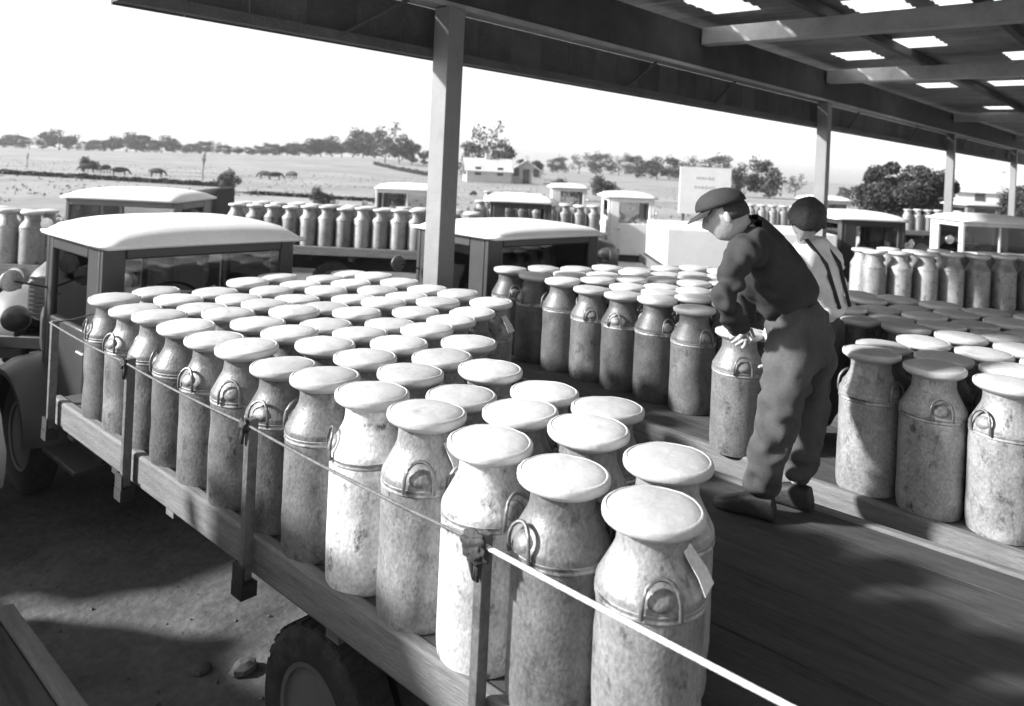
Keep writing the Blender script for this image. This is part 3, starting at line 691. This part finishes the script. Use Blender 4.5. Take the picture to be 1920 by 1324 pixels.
def hand(name, wrist, direction, palm_n, curl, parent, mir=1):
    d = Vector(direction).normalized(); nrm = (Vector(palm_n) - d * Vector(palm_n).dot(d)).normalized(); sd_ = d.cross(nrm) * mir
    w = Vector(wrist); ch = []; knuck = w + d * .085
    ch.append([(w, (.022, .028)), (w + d * .045, (.016, .036)), (knuck, (.013, .036))])
    o = chain_obj(name, ch, SKIN, parent, 2)
    fing = []
    for i, (off, l) in enumerate(((-.030, .072), (-.010, .080), (.010, .074), (.030, .058))):
        p = w + d * .078 + sd_ * off; c = [(p, .0095)]; a = .25
        for k, fr in enumerate((.45, .32, .23)):
            a += curl * (1.0, 1.1, .8)[k]; p = p + (d * math.cos(a) + nrm * math.sin(a)) * l * fr; c.append((p, (.009, .0085, .007)[k]))
        fing.append(c)
    p = w + d * .028 - sd_ * .030; th = [(p, .012)]; 
    for k, l in enumerate((.03, .028, .022)):
        p = p + (d * .75 - sd_ * (.55 - .25 * k) + nrm * (.35 + .25 * k)).normalized() * l; th.append((p, (.0105, .0095, .008)[k]))
    fing.append(th)
    objs = [chain_obj('finger', [c], SKIN, o, 2) for c in fing]
    objs[-1].name = 'thumb'
    return o
def foot(name, ankle, heading, parent):
    h = Vector(heading); h.z = 0; h.normalize(); s = Vector((-h.y, h.x, 0)); z0 = BZ; secs = []
    a = Vector((ankle.x, ankle.y, 0))
    for u, w, z1 in ((-.085, .030, .06), (-.07, .040, .11), (0, .044, .115), (.06, .046, .095), (.12, .050, .065), (.17, .046, .05), (.195, .028, .035)):
        c = a + h * u; secs.append([(c.x + s.x*q[0], c.y + s.y*q[0], z0 + .002 + q[1]) for q in [(p[0], p[1]) for p in ring_round(0, z1/2, w, z1/2, min(w, z1/2) * .7, 3)]])
    return MB().loft(secs).obj(name, LEATHER, parent, 50)

# --- stooping man on the near truck's bed
man = thing('person', 'stooping man in dark jacket, trousers and flat cap gripping a milk can', 'person', (3.52, 1.44, BZ))
man['group'] = 'men unloading cans'
def rp(v): return Vector(v)
J = dict(pel=W(1510, 632, 3.66), wst=W(1474, 556, 3.66), chs=W(1438, 474, 3.64), nkb=W(1398, 432, 3.62), nk=W(1383, 412, 3.60), hd=W(1362, 405, 3.585),
         ls=W(1392, 470, 3.46), le=W(1356, 566, 3.42), lw=W(1392, 622, 3.62), rs=W(1428, 452, 3.84), re=W(1392, 548, 4.02), rw=W(1402, 612, 4.06),
         lh=W(1484, 655, 3.56), rh=W(1522, 645, 3.76), lk=W(1458, 790, 3.44), rk=W(1512, 785, 3.62))
la = W(1452, 0, 3.48); la.z = BZ + .10; ra = W(1516, 0, 3.66); ra.z = BZ + .10
la2 = Vector((3.42, 1.46, BZ + .10)); ra2 = Vector((3.66, 1.38, BZ + .10)); J['la'], J['ra'] = la2, ra2
def folds(o, st, sc_):
    tx = bpy.data.textures.new('folds', 'MARBLE'); tx.marble_type = 'SOFT'; tx.noise_scale = sc_; tx.turbulence = 14; tx.noise_depth = 1
    md = o.modifiers.new('folds', 'DISPLACE'); md.texture = tx; md.strength = st; md.mid_level = .5; md.texture_coords = 'LOCAL'
    return o
def body(J, root, jm, tm, fat=1.0, jf=1.0):
    L0 = Vector(root.location); K = {k: v - L0 for k, v in J.items()}; f = fat
    b = chain_obj('body', [[(K['pel'], (.08, .09)), (K['wst'], (.06, .07)), (K['chs'], (.065, .08)), (K['nkb'], (.05, .05)), (K['nk'], .052), (K['hd'], .05)],
                           [(K['chs'], (.065, .08)), (K['ls'], .03), (K['le'], .028), (K['lw'], .026)], [(K['chs'], (.065, .08)), (K['rs'], .03), (K['re'], .028), (K['rw'], .026)],
                           [(K['pel'], (.08, .09)), (K['lh'], .06), (K['lk'], .042), (K['la'], .028)], [(K['pel'], (.08, .09)), (K['rh'], .06), (K['rk'], .042), (K['ra'], .028)]], SKIN, root)
    mid = lambda a, b, u: K[a].lerp(K[b], u)
    hem = K['wst'].lerp(K['pel'], .40)
    folds(chain_obj('jacket', [[(hem, (.150*jf, .175*jf)), (K['wst'], (.150*jf, .18*jf)), (K['chs'], (.150*jf, .19*jf)), (K['nkb'], (.085, .10)), (mid('nkb', 'nk', .5), (.052, .054))],
                         [(K['chs'], (.150*jf, .19*jf)), (K['ls'], .082*jf), (mid('ls', 'le', .5), .072*jf), (K['le'], .064*jf), (mid('le', 'lw', .55), .053), (mid('le', 'lw', .93), .044)],
                         [(K['chs'], (.150*jf, .19*jf)), (K['rs'], .082*jf), (mid('rs', 're', .5), .072*jf), (K['re'], .064*jf), (mid('re', 'rw', .55), .053), (mid('re', 'rw', .93), .044)]], jm, root, 3), .024, .14)
    folds(chain_obj('trousers', [[(K['wst'].lerp(K['pel'], -.05), (.105*f, .13*f)), (K['pel'], (.155*f, .19*f)),],
                           [(K['pel'], (.155*f, .19*f)), (K['lh'], .125*f), (mid('lh', 'lk', .5), .108*f), (K['lk'], .088), (mid('lk', 'la', .5), .086), (mid('lk', 'la', .97), .084)],
                           [(K['pel'], (.155*f, .19*f)), (K['rh'], .125*f), (mid('rh', 'rk', .5), .108*f), (K['rk'], .088), (mid('rk', 'ra', .5), .086), (mid('rk', 'ra', .97), .084)]], tm, root, 3, root_idx=1), .028, .17)
    return K
K = body(J, man, CLOTHD, TROUS, 1.12, .90)
hm = Vector(man.location)
fd = (-RT * .92 + FW * .30 + UP * -.42)
MH = frame(K['hd'] + Vector((0, 0, .0)), fd, UP, .235)
head = head_mesh('head', SKIN, MH, man)
def eyes(MH, parent):
    for s in (-1, 1):
        MB().lathe([(.002, -.03), (.03, -.015), (.036, .0), (.03, .018), (.002, .03)], 10, MH @ Matrix.Translation((s * .12, .355, .03))).obj('eye', mat('eye', .25, .2, 0, .1, 5, 0), parent)
eyes(MH, head)
def hair_shell(MH, parent, cut=.02):
    b = bmesh.new(); bmesh.ops.create_uvsphere(b, u_segments=24, v_segments=16, radius=.5)
    bmesh.ops.delete(b, geom=[v for v in b.verts if v.co.z < -.18 or (v.co.y > .12 and v.co.z < .26)], context='VERTS')
    for v in b.verts:
        n = 1 + .03 * noise.noise(v.co * 9); v.co = Vector((v.co.x * .70 * n, (v.co.y * .90) * n - .01, v.co.z * 1.05 * n))
    me = bpy.data.meshes.new('hair'); b.to_mesh(me); b.free(); me.materials.append(HAIR); me.transform(MH)
    me.polygons.foreach_set('use_smooth', [True] * len(me.polygons)); o = link('hair', me, parent); md = o.modifiers.new('s', 'SOLIDIFY'); md.thickness = .012; return o
hair_shell(MH, head)
def cap(MH, parent, m):
    b = bmesh.new(); bmesh.ops.create_uvsphere(b, u_segments=28, v_segments=16, radius=.5)
    bmesh.ops.delete(b, geom=[v for v in b.verts if v.co.z < -.02], context='VERTS')
    for v in b.verts:
        x, y, z = v.co; sw = 1 + .10 * max(0, z)
        v.co = Vector((x * .86 * sw, y * 1.02 * sw + .03, .22 + z * .72 + .06 * y + .012 * noise.noise(v.co * 7)))
    me = bpy.data.meshes.new('cap'); b.to_mesh(me); b.free(); me.materials.append(m); me.transform(MH)
    me.polygons.foreach_set('use_smooth', [True] * len(me.polygons)); o = link('cap', me, parent); md = o.modifiers.new('s', 'SOLIDIFY'); md.thickness = .012
    secs = []
    for i in range(13):
        a = math.radians(20 + 140 * i / 12); ca, sa = math.cos(a), math.sin(a)
        pts = [(ca*.40, sa*.44 + .03, .23), (ca*.46, sa*.62 + .05, .205 - .03*sa), (ca*.44, sa*.72 + .06, .16 - .05*sa), (ca*.44, sa*.715 + .06, .145 - .05*sa), (ca*.40, sa*.44 + .03, .20)]
        secs.append([MH @ Vector(p) for p in pts])
    MB().loft(secs).obj('cap_peak', m, o, 50)
    return o
cap(MH, head, CLOTHD)
hand('hand', K['lw'], (Vector((grip[0], grip[1], BZ + .60)) - Vector(man.location)) - K['lw'], Vector((.3, .6, -.5)), .55, man, 1)
hand('hand', K['rw'], (Vector((grip[0], grip[1], BZ + .60)) - Vector(man.location)) - K['rw'], Vector((.3, -.2, -.8)), .55, man, -1)
foot('shoe', K['la'] + Vector((0, 0, 0)), (-RT * .8 + FW * .5), man).location = (0, 0, -BZ); foot('shoe', K['ra'], (-RT * .7 + FW * .6), man).location = (0, 0, -BZ)

# --- second man on the second truck's bed, head bowed
man2 = thing('person', 'bareheaded man in pale shirt with dark braces, bowed behind the stooping man', 'person', (4.62, 1.78, BZ)); man2['group'] = 'men unloading cans'
J2 = dict(pel=W(1540, 640, 4.66), wst=W(1542, 570, 4.64), chs=W(1525, 490, 4.58), nkb=W(1512, 455, 4.54), nk=W(1508, 440, 4.50), hd=W(1513, 412, 4.44),
          ls=W(1478, 500, 4.42), le=W(1470, 590, 4.30), lw=W(1440, 650, 4.25), rs=W(1560, 490, 4.80), re=W(1560, 580, 4.9), rw=W(1540, 640, 4.8),
          lh=W(1522, 660, 4.58), rh=W(1556, 655, 4.76), lk=W(1512, 770, 4.50), rk=W(1548, 765, 4.68))
J2['la'] = Vector((4.56, 1.86, BZ + .10)); J2['ra'] = Vector((4.74, 1.72, BZ + .10))
K2 = body(J2, man2, CLOTHW, TROUS, .95, .9)
MH2 = frame(K2['hd'], (-FW * .42 - RT * .40 - UP * .95), UP + FW * -.6, .265)
h2 = head_mesh('head', SKIN, MH2, man2); eyes(MH2, h2)
b = bmesh.new(); bmesh.ops.create_uvsphere(b, u_segments=26, v_segments=18, radius=.5)
bmesh.ops.delete(b, geom=[v for v in b.verts if v.co.z < -.04 + .55 * v.co.y], context='VERTS')
for v in b.verts:
    n_ = 1 + .07 * noise.noise(v.co * 6); v.co = Vector((v.co.x * .82 * n_, v.co.y * .98 * n_, v.co.z * 1.14 * n_ + .01))
me = bpy.data.meshes.new('hair'); b.to_mesh(me); b.free(); me.materials.append(HAIR); me.transform(MH2); me.polygons.foreach_set('use_smooth', [True] * len(me.polygons))
o = link('hair', me, h2); o.modifiers.new('s', 'SOLIDIFY').thickness = .012
hand('hand', K2['lw'], Vector((-.3, -.2, -.8)), Vector((-.6, .5, 0)), .4, man2, 1); hand('hand', K2['rw'], Vector((-.3, -.2, -.8)), Vector((-.6, .5, 0)), .4, man2, -1)
foot('shoe', K2['la'], -RT, man2).location = (0, 0, -BZ); foot('shoe', K2['ra'], -RT, man2).location = (0, 0, -BZ)
for s in (-1, 1):
    side = (K2['rs'] - K2['ls']).normalized() * .085 * s; bk = (-FW * .5 - RT * .0) * .0
    back = RT * .085 - FW * .075
    MB().tube([K2['nkb'] + side + Vector((0, 0, .03)) + back * .3, K2['chs'] + side + back, K2['wst'] + side * .8 + back * 1.15], .012, 6).obj('brace', CLOTHD, man2)

# ------------------------------------------------------------------ vegetation
def tree_meshes(name, seed, h, cw, trunk_h, leaf, n, mleaf, lobes=9, sparse=0.0, round_=False):
    rnd = random.Random(seed); m = MB(); tips = []
    m.tube([(0, 0, -.3), (.02*h, 0, trunk_h*.5), (0, .02*h, trunk_h), (.01*h, 0, h*.72)], [.035*h*.7, .028*h*.7, .022*h*.7, .006*h], 8)
    for i in range(lobes):
        a = rnd.uniform(0, 6.28); z0 = rnd.uniform(trunk_h*.7, h*.6); r = cw * rnd.uniform(.45, .95) * .5; z1 = z0 + rnd.uniform(.08, .42) * h
        z1 = min(z1, h*.93)
        mid = (math.cos(a)*r*.5, math.sin(a)*r*.5, z0 + (z1 - z0)*.6); e = (math.cos(a)*r, math.sin(a)*r, z1)
        m.tube([(0, 0, z0), mid, e], [.012*h, .008*h, .003*h], 5); tips.append(Vector(e)); tips.append(Vector(mid).lerp(Vector(e), .5))
    tips.append(Vector((0, 0, h*.85)))
    trunk = m.mesh(name + '_trunk', BARK)
    vs = []; fs = []
    blobs = []
    for tpt in tips:
        for k in range(3):
            blobs.append((tpt + Vector((rnd.gauss(0, .07), rnd.gauss(0, .07), rnd.gauss(0, .05))) * cw, cw * rnd.uniform(.10, .20)))
    if round_:
        blobs = []
        for k in range(70):
            d = Vector((rnd.gauss(0, 1), rnd.gauss(0, 1), rnd.gauss(0, 1))).normalized(); d = d * rnd.uniform(.45, 1.0) ** .5 * (1 + .38 * noise.noise(d * 1.9 + Vector((seed, 0, 0))))
            blobs.append((Vector((d.x*cw*.42, d.y*cw*.42, h*.55 + d.z*h*.36)), cw * rnd.uniform(.05, .15)))
    for i in range(n):
        c, r = rnd.choice(blobs)
        d = Vector((rnd.gauss(0, 1), rnd.gauss(0, 1), rnd.gauss(0, 1))); d = d.normalized() * r * rnd.uniform(.3, 1) ** .5
        p = c + d; p.z = max(p.z, h*.05)
        u = Vector((rnd.gauss(0, 1), rnd.gauss(0, 1), rnd.gauss(0, .7))).normalized(); w = u.cross(Vector((rnd.gauss(0, 1), rnd.gauss(0, 1), rnd.gauss(0, 1)))).normalized()
        s = leaf * rnd.uniform(.6, 1.3); o = len(vs)
        vs += [tuple(p - u*s), tuple(p + w*s*.55), tuple(p + u*s), tuple(p - w*s*.55)]; fs.append((o, o+1, o+2, o+3))
    mm = MB(); mm._add(vs, fs); me = bpy.data.meshes.new(name + '_crown'); me.from_pydata(vs, [], fs); me.materials.append(mleaf)
    return trunk, me
def plant_tree(px, t, ztop_py, base_py, meshes, h0, label, group=None, wscale=1.0, cat='tree', name='tree'):
    a, d = lev(px, base_py); p = t * (FW + a * RT); z = ground_z(p.x, p.y); 
    zb = CAMZ - t * d
    a2, d2 = lev(px, ztop_py); zt = CAMZ - t * d2; h = max(.4, zt - z)
    r = thing(name, label, cat, (p.x, p.y, z), random.uniform(0, 6.28), group); s = h / h0; r.scale = (s * wscale, s * wscale, s)
    link('trunk', meshes[0], r); link('crown', meshes[1], r); return r
FT = [tree_meshes('far_tree_a', 1, 6, 5.5, .5, .30, 1900, LEAFD), tree_meshes('far_tree_b', 2, 6, 4.2, .6, .26, 1500, LEAFD), tree_meshes('far_tree_c', 3, 6, 6.5, .4, .30, 1900, LEAFM, 14), tree_meshes('far_tree_d', 5, 6, 5.0, 1.5, .24, 480, LEAFM, 10)]
rows = [(-25, 262, 281, 2), (5, 257, 281, 0), (30, 258, 281, 2), (55, 262, 282, 3), (80, 266, 282, 1), (112, 247, 284, 0), (128, 262, 285, 1), (160, 270, 286, 2), (185, 268, 287, 2), (210, 262, 288, 0), (236, 252, 290, 0), (256, 254, 291, 1), (280, 268, 292, 2), (302, 258, 293, 0), (325, 268, 294, 1), (350, 274, 295, 2), (375, 270, 295, 2), (398, 272, 295, 3), (420, 277, 296, 2), (445, 279, 296, 0), (470, 281, 297, 2), (492, 279, 297, 2), (515, 275, 297, 2), (538, 272, 297, 0), (560, 274, 297, 2), (582, 264, 297, 0), (602, 262, 297, 1), (622, 259, 297, 0), (640, 270, 297, 3), (662, 258, 296, 0), (680, 256, 296, 1), (702, 252, 296, 2)]
for i, (px, a, b, k) in enumerate(rows):
    plant_tree(px, 262, a - 4, b, FT[k], 6, f'{ordinal(i+1)} tree from the left in the treeline beyond the pasture', 'trees of the far treeline', 1.8)
for i, (px, t, a, b, k, ws, lab) in enumerate([
        (722, 190, 236, 300, 3, .9, 'tall loose tree left of the big post, highest in the treeline'), (748, 195, 252, 302, 0, 1.0, 'dense tree close left of the big post'), (772, 190, 266, 305, 1, 1.0, 'small tree touching the left side of the big post'),
        (795, 190, 280, 308, 1, 1.0, 'low tree half hidden by the big post'),
        (912, 130, 236, 320, 3, .75, 'thin bare-branched tree right of the big post'), (938, 135, 262, 320, 0, .7, 'bushy tree right of the thin bare tree'), (885, 140, 270, 318, 2, .8, 'low bushy tree against the right side of the post'),
        (985, 150, 296, 322, 1, 1.2, 'small dark tree by the farm houses'), (1008, 150, 298, 324, 1, .9, 'small dark tree at the end of the farm houses'),
        (1045, 240, 296, 330, 2, 1.3, 'pale tree in the haze right of the houses'), (1085, 240, 290, 332, 3, 1.3, 'second pale tree in the haze right of the houses'), (1125, 250, 290, 332, 2, 1.3, 'pale tree above the white truck, left one'), (1160, 250, 296, 335, 3, 1.3, 'pale tree above the white truck, right one'), (1195, 210, 294, 338, 2, 1.2, 'grey tree left of the signboard'), (1232, 190, 294, 340, 0, 1.2, 'dark tree just left of the signboard'), (1268, 200, 298, 340, 2, 1.2, 'tree touching the signboard top'), (1300, 220, 296, 345, 3, 1.2, 'tree peeking above the signboard, left'), (1345, 220, 294, 345, 2, 1.2, 'tree peeking above the signboard, right'),
        (1395, 90, 308, 372, 0, .9, 'leafy tree between signboard and stooping man'), (1440, 90, 304, 375, 2, .9, 'leafy tree above the stooping man'), (1490, 100, 330, 380, 3, .9, 'thin tree above the bowed man'), (1580, 110, 352, 385, 2, 1, 'low tree left of the big round tree')]):
    plant_tree(px, t, a, b, FT[k], 6, lab, None, ws)
BT = tree_meshes('big_tree', 11, 4.6, 5.2, .7, .085, 26000, LEAFD, 16, round_=True)
plant_tree(1698, 36, 296, 455, BT, 4.6, 'big round dark tree behind the right-hand posts', None, 1.12)
BT2 = tree_meshes('edge_tree', 12, 4.6, 5.0, .7, .10, 12000, LEAFD, 14, round_=True)
plant_tree(1915, 42, 346, 445, BT2, 4.6, 'dark rounded tree at the right edge of the photo', None, .9)
BU = tree_meshes('bush', 21, 1.4, 2.0, .3, .07, 2600, LEAFM, 10)
for px, t, a, b, lab in [(432, 50, 322, 358, 'roundish bush on the pasture above the tarpaulin trailer'), (738, 40, 352, 372, 'small bush by the fence left of the big post'), (597, 38, 354, 388, 'dark bush at the fence behind the side-on truck'), (165, 74, 296, 322, 'thin bush beside the grazing cows'), (1060, 60, 338, 372, 'bush behind the white truck'), (1130, 70, 332, 366, 'bush beneath the pale trees'), (885, 60, 358, 385, 'bush right of the big post')]:
    plant_tree(px, t, a, b, BU, 1.4, lab, None, .95, 'bush', 'bush')
SP = tree_meshes('sapling', 31, 3, .8, 1.8, .05, 260, LEAFM, 6)
plant_tree(50, 75, 285, 330, SP, 3, 'slender sapling at the far left of the pasture', None, .8, 'sapling', 'sapling')
plant_tree(380, 66, 282, 345, SP, 3, 'slender sapling in the middle of the pasture', None, .8, 'sapling', 'sapling')
# low hedges across the pasture
def hedge(p0, p1, t0, t1, hgt, label, n=3000):
    r = random.Random(int(p0)); vs = []; fs = []
    A = TL(t0, lev(p0, 330)[0]*t0); B = TL(t1, lev(p1, 330)[0]*t1)
    h = thing('hedge', label, 'hedge', tuple(A)); 
    for i in range(n):
        u = r.random(); p = (B - A) * u; hh = hgt * (.75 + .4 * noise.noise(Vector((u*30, 0, t0))))
        p = p + Vector((r.gauss(0, .13), r.gauss(0, .13), r.uniform(0, hh))); p.z += ground_z(A.x + p.x, A.y + p.y)
        a = Vector((r.gauss(0, 1), r.gauss(0, 1), r.gauss(0, 1))).normalized() * .11; b_ = a.cross(Vector((r.gauss(0, 1), r.gauss(0, 1), r.gauss(0, 1)))).normalized() * .08
        o = len(vs); vs += [tuple(p - a), tuple(p + b_), tuple(p + a), tuple(p - b_)]; fs.append((o, o+1, o+2, o+3))
    me = bpy.data.meshes.new('foliage'); me.from_pydata(vs, [], fs); me.materials.append(LEAFD); link('foliage', me, h)
    m = MB()
    for i in range(14):
        p = (B - A) * (i + .5) / 14; zz = ground_z(A.x + p.x, A.y + p.y); m.tube([p + Vector((0, 0, zz - .1)), p + Vector((.03, 0, zz + hgt*.7))], .025, 5)
    m.obj('stems', BARK, h)
hedge(-90, 410, 62, 56, .40, 'low dark hedge line crossing the pasture at the left', 9000)
hedge(470, 720, 48, 46, .22, 'thin broken hedge behind the side-on truck', 3000)
hedge(700, 812, 170, 120, .9, 'dark hedge running down the slope left of the big post', 3500)

r = random.Random(77); vs = []; fs = []
for i in range(7000):
    t_ = 24 + 90 * r.random() ** 1.6; px_ = r.uniform(-120, 1960); p = TL(t_, (px_ - CX) / F_PX * t_); z = ground_z(p.x, p.y)
    if noise.noise(Vector((p.x * .12, p.y * .12, 0))) < -.12: continue
    for b_ in range(2):
        a = r.uniform(0, 6.28); h_ = r.uniform(.04, .14); w_ = r.uniform(.03, .10); q = Vector((math.cos(a), math.sin(a), 0)); o_ = len(vs); l_ = Vector((r.gauss(0, .05), r.gauss(0, .05), 0))
        vs += [tuple(p + Vector((0, 0, z)) - q * w_), tuple(p + Vector((0, 0, z)) + q * w_), tuple(p + Vector((0, 0, z + h_)) + l_)]; fs.append((o_, o_ + 1, o_ + 2))
me = bpy.data.meshes.new('grass'); me.from_pydata(vs, [], fs); me.materials.append(mat('grass_blades', .20, .9, 0, .5, .3, 0)); g = link('grass', me); g['kind'] = 'stuff'; tag(g, 'rough tufts of grass over the pasture', 'grass')
# cows
def cow(px, py, t, rz, label, lying=False):
    a, d = lev(px, py); p = t * (FW + a * RT); z = ground_z(p.x, p.y)
    c = thing('cow', label, 'cow', (p.x, p.y, z), rz, 'cows grazing on the pasture'); up = .42 if lying else .80
    legs = [] if lying else [[((sx*.0, yy*.0 + yy, up), .20), ((sx*.16, yy, up - .15), .11), ((sx*.17, yy + .03, up*.42), .055), ((sx*.17, yy, .03), .045)] for sx in (-1, 1) for yy in (-.55, .50)]
    if lying: legs = [[((0, yy, up), .22), ((sx*.28, yy + .1, .16), .10), ((sx*.34, yy + .36, .08), .06)] for sx in (-1, 1) for yy in (-.55, .5)]
    for l in legs: l[0] = ((0, l[0][0][1], up), (.24, .27))
    hz = .10 if not lying else .62
    neck = [((0, .50, up), (.24, .27)), ((0, .82, up + (.02 if not lying else .2)), .15), ((0, 1.05, up + (-.32 if not lying else .28)), .10), ((0, 1.22, up - .55 if not lying else up + .18), .06)]
    ch = [[((0, -.78, up + .06), .17), ((0, -.55, up), (.24, .27)), ((0, 0, up - .04), (.33, .40)), ((0, .50, up), (.27, .33))], neck, [((0, -.78, up + .06), .17), ((0, -.86, up - .1), .03), ((0, -.86, up - .4 if not lying else .1), .02)]] + legs
    ch = [[(Vector(p_), r) for p_, r in cc] for cc in ch]
    chain_obj('body', ch, COWC, c, 1)
    hd = Vector(neck[2][0])
    m = MB()
    for s in (-1, 1): m.loft([[(s*.06, hd.y, hd.z + .06), (s*.06, hd.y + .03, hd.z + .05), (s*.06, hd.y, hd.z + .03)], [(s*.17, hd.y, hd.z + .07), (s*.17, hd.y + .03, hd.z + .06), (s*.17, hd.y, hd.z + .04)]])
    m.obj('ears', COWC, c)
    s = .8; c.scale = (s, s, s); return c
cow(165, 327, 73, 1.0, 'leftmost dark cow on the pasture'); cow(198, 326, 72, 2.2, 'second dark cow from the left'); cow(223, 335, 66, -1.9, 'dark cow close to the hedge'); cow(293, 332, 68, -2.4, 'dark cow standing alone in the middle of the pasture')
cow(497, 332, 76, .6, 'leftmost of the three cows near the big post'); cow(515, 333, 74, -2.0, 'middle one of the three cows near the big post'); cow(548, 330, 80, .2, 'rightmost of the three cows near the big post')

# houses, signboard, poles
def house(px, t, w, dpt, wh, rh, rz, label, chim=True):
    a, d = lev(px, 340); p = t * (FW + a * RT); z = ground_z(p.x, p.y)
    h = thing('farm_house', label, 'house', (p.x, p.y, z), rz, 'farm houses in the distance')
    MB().box(-w/2, w/2, -dpt/2, dpt/2, -.5, wh).obj('wall', WALLW, h)
    g_ = MB()
    for s in (-1, 1): g_.loft([[(-w/2, s*dpt/2*.98, wh), (w/2, s*dpt/2*.98, wh), (0, s*dpt/2*.98, wh + rh)], [(-w/2, s*dpt/2*.9, wh), (w/2, s*dpt/2*.9, wh), (0, s*dpt/2*.9, wh + rh)]])
    g_.obj('gable', WALLW, h)
    m = MB()
    for s in (-1, 1):
        m.loft([[(s*(w/2 + .35), -dpt/2 - .3, wh - .2), (0, -dpt/2 - .3, wh + rh + .05), (0, -dpt/2 - .3, wh + rh + .2), (s*(w/2 + .35), -dpt/2 - .3, wh - .05)], [(s*(w/2 + .35), dpt/2 + .3, wh - .2), (0, dpt/2 + .3, wh + rh + .05), (0, dpt/2 + .3, wh + rh + .2), (s*(w/2 + .35), dpt/2 + .3, wh - .05)]])
    r = m.obj('roof', SHING, h)
    if chim: MB().box(-.3, .3, -.3, .3, wh + rh*.7, wh + rh + .9).obj('chimney', SHING, r)
    for sy in (-1, 1):
        for x in (-w*.28, w*.28):
            wn = MB().box(x - .4, x + .4, *sorted((sy*(dpt/2 + .01), sy*(dpt/2 + .05))), 1.0, 2.1).obj('window', DARKG, h)
        MB().box(-.45, .45, *sorted((sy*(dpt/2 + .01), sy*(dpt/2 + .06))), 0, 2.0).obj('door', DARKG, h)
    for sx in (-1, 1):
        for y in (-dpt*.25, dpt*.25): MB().box(*sorted((sx*(w/2 + .01), sx*(w/2 + .05))), y - .4, y + .4, 1.0, 2.1).obj('window', DARKG, h)
house(912, 105, 4.6, 6.0, 1.6, 1.5, .9, 'small white farm house right of the big post'); house(985, 112, 5.0, 7.5, 1.5, 1.6, 2.3, 'long low farm house with pale roof'); house(1870, 70, 6, 8, 2.2, 1.6, .4, 'pale farm building beyond the right edge posts')
sb = thing('signboard', 'white signboard with two lines of faint lettering behind the stooping man', 'sign', tuple(TL(30, lev(1322, 350)[0] * 30)), HEAD_RIGHT + math.pi/2)
zt = W(1322, 314, 30).z; zb = W(1322, 402, 30).z
MB().box(-1.0, 1.0, -.04, .04, zb, zt).obj('board', PW, sb)
for s in (-1, 1): MB().box(s*.8 - .05, s*.8 + .05, .045, .14, 0, zt - .1).obj('leg', WOOD, sb)
m = MB(); r = random.Random(4)
for (z, x0, x1) in ((zt - .42, -.38, .32), (zt - .78, -.45, .30)):
    x = x0
    while x < x1:
        w = r.uniform(.05, .12); m.box(x, x + w, -.048, -.0402, z - r.uniform(.03, .06), z + r.uniform(.03, .06)); x += w + r.uniform(.03, .06)
m.obj('faint_lettering', MARK, sb)
bpy.context.view_layer.update()

# ------------------------------------------------------------------ haze: one even box of air round everything
hz = MB().box(-1250, 1250, -1250, 1250, -6, 14).obj('haze', mat('haze_dummy', .5), smooth=0)
hm_ = bpy.data.materials.new('haze_air'); hm_.use_nodes = True; N = hm_.node_tree.nodes; N.clear()
o_ = N.new('ShaderNodeOutputMaterial'); pv = N.new('ShaderNodeVolumePrincipled'); pv.inputs['Color'].default_value = (.95, .95, .95, 1); pv.inputs['Density'].default_value = 0.0005; pv.inputs['Anisotropy'].default_value = 0.3
hm_.node_tree.links.new(pv.outputs[0], o_.inputs['Volume']); hz.data.materials.clear(); hz.data.materials.append(hm_)
hz['kind'] = 'stuff'; tag(hz, 'pale summer haze over the yard and the pasture', 'haze')
